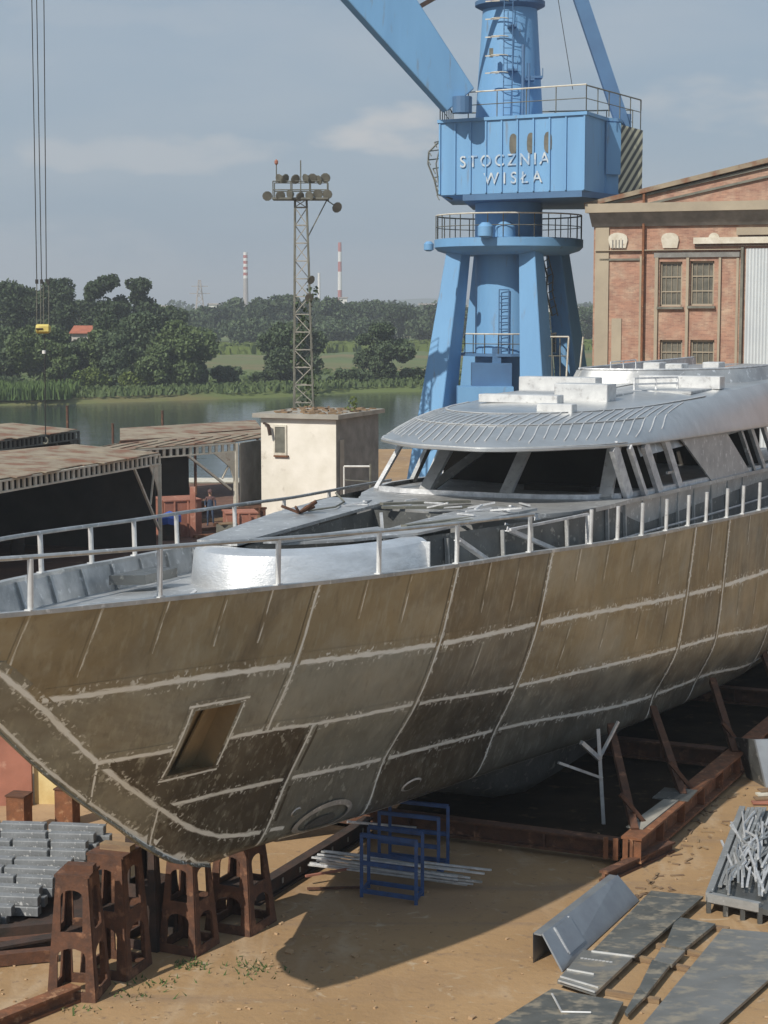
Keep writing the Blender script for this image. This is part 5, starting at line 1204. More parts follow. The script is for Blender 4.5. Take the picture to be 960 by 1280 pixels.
for x in (-1.45,-.5,.5,1.45): 
    for y in (-.7,.7): p.tube((mt_.x+x,MY+y,zp), (mt_.x+x,MY+y,zp+.95), .03, 4)
for y in (-.7,.7):
    for z in (.5,.95): p.tube((mt_.x-1.45,MY+y,zp+z), (mt_.x+1.45,MY+y,zp+z), .03, 4)
p.build('lamp_platform', M['galv'], ms)
p = MB(); p.tube((mt_.x-1.3,MY,zp+.9), (mt_.x-1.3,MY,zp+2.0), .03, 4); p.build('antenna', M['galv'], ms); p = MB(); p.tube((mt_.x-.0,MY,zp), (mt_.x-.0,MY,zp+2.1), .035, 5); p.build('antenna', M['galv'], ms)
p = MB(); p.lathe((mt_.x-1.3,MY,zp+1.85), [(.03,0),(.10,.08),(.10,.22),(.02,.3)], 8); p.build('warning_lamp', M['primer'], ms)
def flood(c, az, s=.27, par=ms):
    p = MB(); d = Vector((math.cos(az), math.sin(az), -.35)).normalized(); c = Vector(c)
    p.tube(c-d*s*.9, c, s*.35, 10, r2=s); fl_ = p.build('floodlight', M['galv'], par)
    p = MB(); p.tube(c, c+d*.03, s*.92, 10); p.build('lamp_glass', M['galv'], fl_)
fr = random.Random(3)
for x in (-1.75,-1.05,-.55,.0,.5,.95,1.45): flood((mt_.x+x, MY-.75, zp+.18+fr.uniform(-.05,.1)), R(-90)+fr.uniform(-1,1))
for x in (-1.1,-.8,-.25,.3,.65,1.0,1.35): flood((mt_.x+x, MY-.7, zp+1.0+fr.uniform(-.05,.15)), R(-90)+fr.uniform(-1,1))
p = MB(); p.beam((mt_.x+1.4,MY,zp), (mt_.x+.35,MY,zp-2.0), .06); p.beam((mt_.x+1.3,MY,zp+.05), (mt_.x+1.9,MY,zp-.35), .06); p.build('outrigger', M['galv'], ms)
flood((mt_.x+1.95,MY-.1,zp-.4), R(-60), .3); flood((mt_.x+.55,MY-.5,gy(388,350,MY).z), R(-50), .25); flood((mt_.x+.45,MY-.5,gy(386,372,MY).z), R(-70), .25)

# leaves ---------------------------------------------------------------
def leafcloud(blobs, n, size, seed):
    rg = np.random.default_rng(seed); B = np.array(blobs, float); vol = (B[:,3]*B[:,4]); pk = rg.choice(len(B), n, p=vol/vol.sum())
    d = rg.normal(size=(n,3)); d /= np.linalg.norm(d,axis=1)[:,None]; rad = rg.uniform(.45,1.0,n)**.6*rg.uniform(.86,1.12,n)
    c = B[pk,:3]+d*rad[:,None]*B[pk][:,[3,3,4]]
    a = rg.normal(size=(n,3)); a /= np.linalg.norm(a,axis=1)[:,None]; b_ = np.cross(a, rg.normal(size=(n,3))); b_ /= np.linalg.norm(b_,axis=1)[:,None]
    s = size*rg.uniform(.5,1.3,n)[:,None]; V = np.stack([c-a*s-b_*s*.6, c+a*s-b_*s*.6, c+a*s*.8+b_*s*.6, c-a*s*.8+b_*s*.6], 1).reshape(-1,3)
    return V, np.arange(4*n).reshape(-1,4)
def leafmesh(name, V, F, m, par=None, loc=(0,0,0)):
    me = bpy.data.meshes.new(name); me.vertices.add(len(V)); me.vertices.foreach_set('co', V.astype(np.float32).ravel())
    n = len(F); me.loops.add(4*n); me.loops.foreach_set('vertex_index', F.astype(np.int32).ravel()); me.polygons.add(n)
    me.polygons.foreach_set('loop_start', np.arange(0,4*n,4,dtype=np.int32)); me.update(calc_edges=True); me.materials.append(m)
    o = bpy.data.objects.new(name, me); COL.objects.link(o)
    if par: o.parent = par
    else: o.location = loc
    return o
def tree(label, x, ytop, wpx, Y, m, kind='tree', n=2600, name='tree', zg=-1.4, seed=0, lobes=14, grp='trees on the far bank', flat_=1.0, low=.15, leaf=.42, cat=None):
    rg = random.Random(seed+int(x)*7); X = gy(x, 400, Y).x; h = gy(x, ytop, Y).z-zg; W = wpx/FPX*Y/2
    t = thing(name, label, cat or ('bush' if kind == 'bush' else 'tree'), (X,Y,zg), 0, grp)
    blobs = []
    for i in range(lobes):
        f = rg.random(); zz_ = h*(low+(1-low)*(f**.8)) ; prof = math.sin(math.pi*min(1,max(.08,(zz_/h-low*.6)/(1.06-low*.6))))**.7
        a = rg.uniform(0,6.28); rr2 = rg.uniform(.2,.78)*W*prof; r0 = W*rg.uniform(.24,.42)*(.55+.45*prof)
        blobs.append((rr2*math.cos(a), rr2*math.sin(a), min(zz_, h-r0*.8), r0, r0*rg.uniform(.7,1.0)*flat_))
    if kind != 'bush': blobs.append((0,0,h-.28*W*flat_,W*.34,W*.28*flat_)); blobs.append((0,0,h*.55,W*.5,h*.22))
    else: blobs.append((0,0,h*.45,W*.6,h*.45))
    V, F = leafcloud(blobs, int(n*(3.2 if Y < 400 else 1.3)), leaf*Y/300*(.56 if Y < 400 else .9), seed+int(x)); leafmesh('crown', V, F, M[m], t)
    p = MB(); r0 = max(.12, W*.06); p.tube((0,0,-.3), (rg.uniform(-.3,.3),0,h*.5), r0*1.4, 7, r2=r0*.8)
    for i in range(4):
        b_ = blobs[rg.randrange(len(blobs))]; p.tube((0,0,h*rg.uniform(.25,.5)), (b_[0],b_[1],b_[2]), r0*.6, 5, r2=r0*.15)
    p.build('trunk', M['bark'], t, local=True); return t
T = tree
T('tall dark broad tree at the left edge of the far bank', 15, 354, 120, 335, 'leaf1', n=5200, lobes=22)
T('tall dark tree right behind the hanging crane cables', 72, 349, 84, 330, 'leaf1', n=4200, lobes=18, seed=2)
T('tall dark tree with the highest rounded top, left of the loose crowned one', 132, 344, 74, 325, 'leaf1', n=3800, lobes=16, seed=3)
T('tall dark loose crowned tree with gaps, rightmost of the tall left ones', 179, 347, 66, 330, 'leaf1', n=2600, lobes=14, seed=4, low=.3)
T('dark dense tree filling in low behind the red roofed house', 105, 375, 90, 345, 'leaf1', n=3000, seed=5)
T('dark medium tree below the loose crowned one', 205, 383, 80, 340, 'leaf4', n=3000, seed=6)
T('grey green willow at the left edge above the reeds', -2, 408, 110, 281, 'leaf4', n=3600, seed=7, low=.0, lobes=20)
T('round grey green willow under the yellow hook block', 55, 408, 100, 277, 'leaf2', n=4200, seed=8, low=.0, lobes=22)
T('slender pointed willow right of the red roofed house', 136, 390, 50, 283, 'leaf4', n=3000, seed=9, flat_=1.5, low=.02)
T('broad tall willow in the middle of the left far bank', 176, 391, 96, 280, 'leaf4', n=4800, seed=10, low=.0, lobes=24)
T('wide drooping willow at the right end of the left thicket', 220, 400, 104, 276, 'leaf2', n=4800, seed=11, low=.0, lobes=24)
T('yellow green bush on the shore right of the reeds', 118, 462, 70, 272, 'leaf3', 'bush', n=1800, name='bush', seed=12, grp='bushes on the far bank')
T('yellow green bush on the shore below the broad willow', 165, 466, 60, 274, 'leaf3', 'bush', n=1500, name='bush', seed=13, grp='bushes on the far bank')
T('dark willow hiding most of the red roofed house', 100, 423, 44, 284, 'leaf4', n=1800, seed=31)
T('full willow at the water behind the reeds, left of the hidden house', 78, 430, 60, 274, 'leaf2', n=2600, seed=51, low=.0)
T('grey green willow just right of the red roofed house', 124, 412, 66, 281, 'leaf2', n=2800, seed=52, low=.0)
T('willow filling the gap between the slender and the broad willow', 150, 420, 60, 275, 'leaf4', n=2600, seed=53, low=.0)
T('low full willow at the waterline between broad and drooping willows', 198, 432, 66, 273, 'leaf2', n=2800, seed=54, low=.0)
T('small willow at the outer right edge of the left thicket', 246, 440, 44, 282, 'leaf4', n=1800, seed=55, low=.0)
T('low green bush below the drooping willow', 205, 470, 50, 276, 'leaf2', 'bush', n=1200, name='bush', seed=14, grp='bushes on the far bank')
T('small pale bush at the left edge by the reeds', 12, 472, 44, 266, 'leaf4', 'bush', n=900, name='bush', seed=15, grp='bushes on the far bank')
T('dark bush low on the shore between the willows and the mast', 284, 458, 46, 285, 'leaf4', 'bush', n=1300, name='bush', seed=16, grp='bushes on the far bank')
T('small dark bush left of the mast by the shore', 325, 466, 40, 290, 'leaf1', 'bush', n=900, name='bush', seed=17, grp='bushes on the far bank')
T('round dark willow directly behind the lamp mast', 366, 404, 88, 292, 'leaf4', n=4600, seed=18, low=.0, lobes=20)
T('round willow standing alone right of the lamp mast', 481, 403, 76, 296, 'leaf4', n=4200, seed=19, low=.0, lobes=20)
T('low bush at the foot of the lone round willow', 445, 462, 56, 292, 'leaf4', 'bush', n=1000, name='bush', seed=20, grp='bushes on the far bank')
T('low bright bush by the water left of the crane leg', 515, 462, 60, 300, 'leaf2', 'bush', n=1100, name='bush', seed=21, grp='bushes on the far bank')
far_t = [(236,388,50,'small far tree under the lattice pylon'),(262,384,52,'far dark tree right of the lattice pylon'),(296,372,46,'far round tree right in front of the banded left chimney'),(330,374,56,'far broad tree between left chimney and lamp mast'),
 (352,368,48,'far dome shaped tree just left of the lamp mast'),(384,374,50,'far tree hidden behind the lamp mast itself'),(412,372,46,'far tree just right of the lamp mast'),(436,378,44,'far tree under the red and white right chimney'),
 (463,376,50,'far dark tree above the lone round willow'),(492,380,46,'far tree right above the lone round willow'),(520,384,50,'far tree left of the crane by the pale sheds'),(546,382,46,'far tree touching the crane left leg'),
 (590,384,48,'far tree seen between left leg and pedestal of the crane'),(700,388,60,'far tree seen right of the middle crane leg'),(733,384,40,'far tree beside the warehouse corner')]
for i, (x, y, w_, lb) in enumerate(far_t): T(lb, x, y, w_+24, 560+25*(i%3), 'leaf1' if i % 2 else 'leaf4', n=2600, seed=40+i, lobes=12, leaf=.26)
mid_t = [(245,410,60,'low tree at the meadow edge right of the willows'),(300,398,70,'low dark tree in the row behind the meadow, left part'),(345,400,60,'low dark tree in the row, left of the mast'),(420,400,60,'low dark tree in the row, between mast and lone willow'),(455,398,50,'low dark tree in the row, left above the lone willow'),(525,400,50,'low dark tree in the row beside the crane leg')]
for i, (x, y, w_, lb) in enumerate(mid_t): T(lb, x, y, w_+20, 500+8*i, 'leaf4', n=2000, seed=70+i, lobes=9, leaf=.26)
# ground cover on the far bank: reeds and rough growth
rg = np.random.default_rng(4)
def scrub(name, x0, x1, y0f, depth, n, h, s, m, seed):
    rg = np.random.default_rng(seed); X = rg.uniform(x0,x1,n); Yv = np.array([shore(v) for v in X])+y0f+rg.uniform(0,depth,n); Z = -2.0+np.clip((Yv-np.array([shore(v) for v in X]))*.05,0,.6)
    ht = h*rg.uniform(.4,1,n); a = rg.uniform(0,3.14,n); dx, dy = np.cos(a)*s, np.sin(a)*s; lx_ = rg.normal(0,.3,n)
    V = np.stack([np.stack([X-dx,Yv-dy,Z],1),np.stack([X+dx,Yv+dy,Z],1),np.stack([X+dx*.5+lx_,Yv+dy*.5,Z+ht],1),np.stack([X-dx*.5+lx_,Yv-dy*.5,Z+ht],1)],1).reshape(-1,3)
    o = leafmesh(name, V, np.arange(4*n).reshape(-1,4), M[m]); o['kind'] = 'stuff'
scrub('reeds', -70, -43, 1, 9, 4500, 2.2, .12, 'reed', 1)
scrub('shore_grass', -45, 60, 3, 9, 4500, 1.0, .25, 'leaf2', 2)
scrub('meadow_growth', -60, 70, 12, 60, 2500, .7, .6, 'leaf2', 3)
scrub('meadow_hedge', -60, 110, 190, 50, 5200, 2.6, 1.4, 'leaf3', 5)
bl = []; rq = random.Random(77)
for i in range(230):
    Y = rq.uniform(760,1500); X = rq.uniform(-.26,.24)*Y; r0 = rq.uniform(6,13); bl.append((X,Y,rq.uniform(2,6),r0,r0*.6))
V, F = leafcloud(bl, 26000, 1.5, 9); o = leafmesh('far_woodland', V, F, M['leaf1']); o['kind'] = 'stuff'
V, F = leafcloud([(mc.x+rq.uniform(-.5,.5), MY+rq.uniform(-.4,.4), z, .42, .6) for z in np.linspace(4.5,11.5,9)], 500, .09, 3)
vn = leafmesh('creeper', V-np.array([mc.x,MY,0]), F, M['leaf4'], ms)
V, F = leafcloud([(0,0,.3,.35,.3),(.1,0,.6,.2,.25)], 120, .05, 6); q = HC0+hl*.2+hr_*2.5; tg_ = leafmesh('weed', V, F, M['leaf3'], None, (q.x,q.y,HZ+.2)); tag(tg_, 'small green weed growing on the roof of the cream hut', 'plant')

# ------------------------------------------------------------------ chimneys, pylon, far buildings
def banded(label, x, yt, yb, wpx, Y, bands, r2=.8, grp='far chimneys'):
    X = gy(x,400,Y).x; zt_ = gy(x,yt,Y).z; r = wpx/FPX*Y/2; t = thing('chimney', label, 'chimney', (X,Y,-2), 0, grp); prev = -2; n_ = len(bands)
    for z_f, m in bands:
        z = -2+(zt_+2)*z_f; p = MB(); p.lathe((X,Y,0), [(r*(1-(1-r2)*((prev+2)/(zt_+2))),prev),(r*(1-(1-r2)*z_f),z)], 16); p.build('shaft', M[m], t); prev = z
    return t
M['cred'] = mat('chimney_red', (.42,.10,.08), (.36,.09,.07), .1, .8); M['cwhite'] = mat('chimney_white', (.75,.74,.72), (.68,.67,.65), .1, .8); M['cgrey'] = mat('chimney_grey', (.40,.37,.35), (.33,.31,.30), .1, .8)
B_ = [(.62,'cgrey')]; v_ = .62
for i in range(9): v_ += .042; B_.append((v_, 'cred' if i % 2 else 'cwhite'))
banded('tall grey chimney with red and white bands near its top, left of the lamp mast', 307.5, 315, 385, 7, 1400, B_, .75)
banded('tall chimney banded red and white over its whole height, right of the lamp mast', 425, 303, 378, 6, 1600, [(.15,'cgrey'),(.38,'cred'),(.5,'cwhite'),(.62,'cwhite'),(.75,'cred'),(.88,'cwhite'),(1,'cred')], .7)
banded('thin plain pale chimney between lamp mast and the banded right chimney', 399, 341, 378, 3.6, 1400, [(1,'cwhite')], .9)
py = thing('pylon', 'far lattice power pylon above the trees left of the chimneys', 'pylon', (gy(250,400,900).x,900,-2)); X = gy(250,400,900).x; zt_ = gy(250,350,900).z
p = MB()
for ix, iy in ((-1,-1),(1,-1),(1,1),(-1,1)): p.beam((X+ix*3,900+iy*3,-2), (X+ix*.4,900+iy*.4,zt_), .45)
for i in range(8):
    z = -2+(zt_+2)*i/8; w_ = 3-2.6*i/8; z2 = -2+(zt_+2)*(i+1)/8; w2 = 3-2.6*(i+1)/8
    p.beam((X-w_,897,z), (X+w2,897,z2), .25); p.beam((X+w_,897,z), (X-w2,897,z2), .25)
p.build('lattice', M['cgrey'], py)
p = MB()
for z, w_ in ((zt_-3,4),(zt_-6.5,5)): p.beam((X-w_,900,z), (X+w_,900,z), .35)
p.build('cross_arm', M['cgrey'], py)
def block(label, x0, x1, yt, Y, m, h2=0):
    a, c = gy(x0,400,Y).x, gy(x1,400,Y).x; zt_ = gy(x0,yt,Y).z; t = thing('far_building', label, 'building', ((a+c)/2,Y,-2), 0)
    p = MB(); p.box(((a+c)/2,Y,(zt_-2)/2), (c-a,14,zt_+2)); p.build('wall', M[m], t); p = MB(); p.box(((a+c)/2,Y,zt_+.4), (c-a+1,15,.8)); p.build('roof', M['cgrey'], t)
block('white far plant building at the foot of the red and white chimney', 424, 434, 373, 1150, 'cwhite'); block('low white far shed right of the red and white chimney', 437, 444, 380, 1100, 'cwhite')
block('long pale far shed just left of the crane', 524, 546, 381.5, 900, 'cwhite'); block('small pale far building between pylon and left chimney', 262, 276, 381, 1000, 'cwhite'); block('pale far building above the drooping willow', 203, 216, 384, 800, 'housewall')
block('pale far block seen between the right crane legs', 684, 692, 384, 800, 'housewall'); block('pale far block beside the warehouse corner', 722, 737, 386, 900, 'housewall'); block('pale far house seen left of the crane pedestal', 586, 595, 384, 700, 'housewall')
ho_ = thing('red_roofed_house', 'small far house with red tiled roof among the left trees', 'house', (gy(103,400,296).x,296,-1.5)); X = gy(103,400,296).x; zt_ = gy(103,417,296).z
p = MB(); p.box((X,298,(zt_-1.5)/2), (3.4,5,zt_+1.5)); p.build('wall', M['housewall'], ho_)
p = MB(); p.prism([(X-2.0,295,zt_),(X+2.0,295,zt_),(X+1.7,298,zt_+1.1),(X-1.7,298,zt_+1.1)], (0,0,.15)); p.prism([(X-2.0,301,zt_),(X+2.0,301,zt_),(X+1.7,298,zt_+1.12),(X-1.7,298,zt_+1.12)], (0,0,.15)); p.build('roof', M['tile'], ho_)
p = MB(); p.box((X+.9,295.45,zt_-1.4),(.8,.1,1.0)); p.box((X-1,295.45,zt_-1.4),(.8,.1,1.0)); p.build('window', M['dark'], ho_)
# ------------------------------------------------------------------ river stakes and pontoon
for x, y0, y1, Y, lb in ((141,530,556,140,'rusty stake in the river left of the middle one'),(203,514,545,150,'tallest rusty stake standing in the river'),(84,508,556,138,'thin rusty stake in the river near the hanging cable')):
    p = MB(); q = gy(x,y0,Y); p.tube((q.x,Y,-3), (q.x,Y,q.z), .12, 7, r2=.1); p.tube((q.x,Y,q.z), (q.x,Y,q.z+.05), .14, 7); tag(p.build('mooring_stake', M['rust']), lb, 'stake')
q = gz(258,604,-2.2); t = thing('pontoon', 'low pale pontoon floating beyond the quay seen through the shed', 'pontoon', (q.x,q.y,-2.6)); p = MB(); p.box((q.x,q.y,-2.35), (5.5,3,.7)); p.build('float', M['concrete'], t); p = MB(); p.box((q.x,q.y,-1.97), (5.7,3.1,.06)); p.build('deck', M['cream'], t)

# ------------------------------------------------------------------ truss shelters on the quay
def truss(p, a, c, h=.42, t_=.12, step=.42):
    a, c = Vector(a), Vector(c); up = Vector((0,0,h)); p.beam(a, c, t_, .07); p.beam(a+up, c+up, t_, .07); n_ = int((c-a).length/step)
    for i in range(n_+1): q = a+(c-a)*i/n_; p.beam(q, q+up, t_*.6, .16, up=(c-a))
def shelter(label, F, d, wv, zt_, ln, dep, legs, zback=None, roofm='asbestos', trm='cream', backwall=True):
    F = Vector((F[0],F[1],0)); d = Vector((*d,0)).normalized(); wv = Vector((*wv,0)).normalized(); zb_ = zback or zt_; th = .42
    t = thing('truss_shelter', label, 'shelter', tuple(F), 0, 'steel shelters on the quay')
    e = F+d*ln; p = MB(); truss(p, F+Vector((0,0,zt_-th)), e+Vector((0,0,zt_-th)), th); p.build('front_truss', M[trm], t)
    p = MB(); rs = random.Random(int(ln*7)); n_ = int(ln/1.1)
    for i in range(n_):
        a, c = F+d*(ln*i/n_), F+d*(ln*(i+1)/n_-.01); j = rs.uniform(0,.03); o1 = -wv*rs.uniform(-.1,.35)
        p.prism([a+o1+Vector((0,0,zt_+.04+j)), c+o1+Vector((0,0,zt_+.04+j)), c+wv*dep*.5+Vector((0,0,zt_+.3+j)), a+wv*dep*.5+Vector((0,0,zt_+.3+j))], (0,0,.04))
        p.prism([a+wv*dep*.5+Vector((0,0,zt_+.3+j)), c+wv*dep*.5+Vector((0,0,zt_+.3+j)), c+wv*dep+Vector((0,0,zb_+j)), a+wv*dep+Vector((0,0,zb_+j))], (0,0,.04))
    p.build('roof_sheets', M[roofm], t)
    p = MB(); p.beam(F+wv*dep+Vector((0,0,zb_-.2)), e+wv*dep+Vector((0,0,zb_-.2)), .15, .3); p.build('rear_beam', M['rust'], t)
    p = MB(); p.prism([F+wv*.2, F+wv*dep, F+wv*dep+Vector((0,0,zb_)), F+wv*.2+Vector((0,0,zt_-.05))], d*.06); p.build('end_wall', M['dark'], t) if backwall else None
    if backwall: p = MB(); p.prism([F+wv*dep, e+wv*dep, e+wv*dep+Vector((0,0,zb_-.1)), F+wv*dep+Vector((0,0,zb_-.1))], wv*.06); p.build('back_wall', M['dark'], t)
    for f_ in legs:
        q = F+d*ln*f_; p = MB(); s_ = 1 if f_ < .5 else -1
        p.beam(q, q+Vector((0,0,zt_-th)), .16, .16); p.prism([q+Vector((0,0,zt_-th)), q+d*s_*.95+Vector((0,0,zt_-th)), q+d*s_*.3+Vector((0,0,zt_-th-.9)), q+Vector((0,0,zt_-th-1.6))], wv*.05)
        lg = p.build('leg', M[trm], t); p = MB(); p.beam(q+d*s_*.1+Vector((0,0,1.0)), q+d*s_*2.4+Vector((0,0,zt_-th)), .1); p.beam(q+d*s_*.9+Vector((0,0,2.2)), q+d*s_*.5+Vector((0,0,zt_-th-.1)), .07); p.build('brace', M[trm], lg)
    return t
D1 = (-.34,-.94); W_ = (-.94,.34)
shelter('nearest low steel shelter with black interior and corrugated roof, at the left edge', (-10.0,81.6), D1, W_, 4.35, 26, 8.5, (0,.62), 4.2, trm='cream')
shelter('small dark trussed shelter at the left edge behind the nearest one', (-16.2,97.4), D1, W_, 4.3, 20, 8, (0,.6), 4.2, trm='galv')
s3 = thing('truss_shelter', 'open pale trussed shelter next to the cream hut, river visible through it', 'shelter', (-7.6,93.6,0), 0, 'steel shelters on the quay')
fa, fb = Vector((-14.6,86.0,0)), Vector((-7.6,93.6,0)); zq = 3.95; dd = (fb-fa).normalized()
p = MB(); truss(p, fa+Vector((0,0,zq-.42)), fb+Vector((0,0,zq-.42))); p.build('front_truss', M['cream'], s3)
rp_ = [fa, fb, Vector((-5.5,98.6,0)), Vector((-6.6,103,0)), Vector((-9.9,99,0)), Vector((-13.2,92.2,0))]
p = MB(); p.prism([v+Vector((0,0,zq+.05)) for v in rp_], (0,0,.05))
for i in range(9): a = fa+(fb-fa)*i/8.2+Vector((0,0,zq+.12)); p.beam(a, a+(rp_[5]-fa)*.95, .05, .05)
p.build('roof_sheets', M['asbestos'], s3)
p = MB(); truss(p, Vector((-13.2,92.2,zq-.25)), Vector((-9.9,99,zq-.25)), .3); p.beam((-9.9,99,zq), (-6.6,103,zq), .15, .3); p.build('rear_truss', M['rust'], s3)
p = MB(); p.beam(fb, fb+Vector((0,0,zq-.42)), .2, .2); p.prism([fb+Vector((0,0,zq-.42)), fb-dd*1.5+Vector((0,0,zq-.42)), fb-dd*.4+Vector((0,0,zq-1.2)), fb+Vector((0,0,zq-2.2))], (.05,-.05,0)); p.build('leg', M['cream'], s3)
p = MB(); p.beam(fb-dd*.3+Vector((0,0,1.6)), fb-dd*3.2+Vector((0,0,zq-.42)), .11); p.beam(fb-dd*.9+Vector((0,0,2.2)), fb-dd*.2+Vector((0,0,3.2)), .08); p.beam(fb-dd*6.6+Vector((0,0,2.6)), fb-dd*5.6+Vector((0,0,zq-.42)), .1); p.build('brace', M['cream'], s3)
p = MB(); p.prism([fb+Vector((.2,0,0)), Vector((-5.6,98.4,0)), Vector((-5.6,98.4,zq)), fb+Vector((.2,0,zq))], (.06,0,0))
for i in range(7): a = fb+(Vector((-5.6,98.4,0))-fb)*i/6+Vector((.1,-.05,0)); p.beam(a, a+Vector((0,0,zq)), .12)
p.build('side_wall', M['concrete'], s3)
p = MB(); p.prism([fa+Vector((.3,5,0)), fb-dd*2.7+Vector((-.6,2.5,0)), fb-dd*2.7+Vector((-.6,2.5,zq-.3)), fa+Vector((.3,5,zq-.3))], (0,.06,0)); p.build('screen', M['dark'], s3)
s4 = thing('long_roof', 'narrow far shelter roof with rusty edge behind the open pale shelter', 'shelter', (-8,108,0))
p = MB(); a, c = gz(150,552,3.6), gz(330,540,3.6); p.prism([a, c, c+Vector((-1,7,.2)), a+Vector((-1,7,.2))], (0,0,.06)); p.build('roof_sheets', M['asbestos'], s4)
p = MB(); p.beam(a-Vector((0,.1,.1)), c-Vector((0,.1,.1)), .1, .25); p.build('edge_beam', M['rust'], s4)
for f_ in (.05,.5,.95): q = a+(c-a)*f_; p = MB(); p.beam((q.x,q.y+.2,0), (q.x,q.y+.2,q.z), .15); p.build('post', M['rust'], s4)
# reddish apron and the clutter on it
M['apron'] = mat('red_brown_apron', (.17,.085,.055), (.11,.06,.045), .5, .9, 0, .2, 5, c3=(.24,.15,.10), s3=1.2)
sheet('quay_apron', [(-40,68),(-4.5,68),(-1,92),(-1,112.6),(-40,112.6)], .03, M['apron'])
cl = random.Random(15)
def blk(name, label, cat, x, y, sz, m, rz=0, z=0.03):
    q = gz(x, y, z); t = thing(name, label, cat, tuple(q)); p = MB(); p.box(q+Vector((0,0,sz[2]/2)), sz, rz); p.build('body', M[m], t)
    p = MB(); p.box(q+Vector((0,0,sz[2]+.03)), (sz[0]+.1,sz[1]+.1,.06), rz)
    for i in (-1,0,1): p.beam(q+Vector((i*sz[0]*.35,-sz[1]*.55,.05)), q+Vector((i*sz[0]*.35,-sz[1]*.55,sz[2])), .08)
    p.build('stiffening', M[m], t); return t
blk('hull_block','pink primed ship section directly left of the worker','ship section',222,668,(1.8,2.0,1.7),'primer',.4)
blk('hull_block','low red steel box right of the worker','ship section',300,663,(1.5,1.5,.9),'primer',.2)
blk('hull_block','dark red low box behind the worker beside the shelter leg','ship section',232,652,(1.2,2,1.2),'rust',.2)
blk('hull_block','small rusty box under the open shelter','box',312,648,(1.6,1.5,.6),'rust',.1)
p = MB(); q = gz(238,672,.03); p.prism([q, q+Vector((.25,0,0)), q+Vector((.25,0,2.4)), q+Vector((0,0,2.4))], (0,.25,0)); tag(p.build('red_post', M['primer']), 'upright red primed post beside the pink ship section', 'post')
for k_, (x, y, L1, m) in enumerate(((285,650,3.2,'wood'),(300,655,2.6,'rust'),(250,664,2,'rust'),(320,660,2,'wood'),(275,670,2.4,'rust_l'))):
    p = MB(); q = gz(x,y,.1); p.beam(q-Vector((L1/2,.3,0)), q+Vector((L1/2,.5,.1)), .2, .15); tag(p.build('steel_offcut', M[m]), ('brown timber lying behind the worker','rusty bar lying under the open shelter','rusty bar at the feet of the worker','brown timber below the cream hut wall','orange bar lying nearest below the worker')[k_], 'bar')
p = MB(); q = gz(212,646,1.1); prt = random.Random(5); pts = [q+Vector((.55*math.cos(a)*prt.uniform(.8,1.1), .5*math.sin(a), prt.uniform(-.1,.1))) for a in lin(0,6.0,9)]
p.add([v for v in pts]+[q+Vector((0,0,.28))]+[v-Vector((0,0,.3)) for v in pts], [(i,(i+1)%10,10) for i in range(10)]+[(i,(i+1)%10,11+(i+1)%10,11+i) for i in range(10)]); tag(p.build('tarpaulin', M['tarp']), 'bright blue tarpaulin draped over gear beside the nearest shelter leg', 'tarpaulin')
p = MB(); p.box(q-Vector((0,0,.65)), (.9,.8,.85)); tag(p.build('covered_crate', M['rust_d']), 'dark crate under the blue tarpaulin', 'crate')
for k_, (x, y, m, sz) in enumerate(((12,668,'wood',(2.6,1.2,.25)),(40,672,'rust_l',(2.2,.8,.3)),(85,668,'wood',(2.0,.6,.2)),(62,676,'rust',(1.5,.8,.3)))):
    p = MB(); q = gz(x,y,.03)
    for i in range(3): p.box(q+Vector((0,i*.3-.3,sz[2]*.5+.06*i)), (sz[0],.22,sz[2]), .1*i)
    tag(p.build('plank_stack', M[m]), ('stack of brown planks at the left edge before the nearest shelter','orange brown steel strips left of the dark drum','brown planks right of the dark drum','rusty strips in front of the dark drum')[k_], 'planks')
p = MB(); q = gz(22,694,.03); p.lathe(q, [(.3,0),(.32,.02),(.32,.5),(.3,.52),(.32,.54),(.32,1.0),(.28,1.02)], 16); tag(p.build('drum', M['rust_d'], smooth=True), 'dark steel drum standing by the far bow rail', 'drum')
cg = random.Random(33)
for k_, (x, y, m, sz, lb) in enumerate(((150,640,'rust',(2.2,1.2,1.0),'rusty box standing inside the mouth of the nearest shelter, right side'),(95,650,'wood',(2.6,1.2,.7),'brown timber crate inside the nearest shelter, middle'),(40,648,'primer',(2.0,1.2,.9),'faded red box inside the nearest shelter, left side'),
        (178,655,'galv',(.9,.9,1.2),'grey cabinet beside the right leg of the nearest shelter'),(250,640,'rust_l',(1.4,.8,.5),'low orange box behind the worker'),(284,668,'galv',(1.0,.6,.5),'small grey box right of the worker'),(318,670,'rust',(1.4,.7,.45),'rusty low box at the foot of the cream hut'))):
    q = gz(x,y,.03); t = thing('yard_box', lb, 'box', tuple(q)); p = MB(); p.box(q+Vector((0,0,sz[2]/2)), sz, cg.uniform(-.4,.4)); p.build('body', M[m], t)
    p = MB(); p.box(q+Vector((0,0,sz[2]+.03)), (sz[0]*.8,sz[1]*1.05,.05), cg.uniform(-.5,.5)); p.build('lid', M['wood' if k_ % 2 else 'rust'], t)
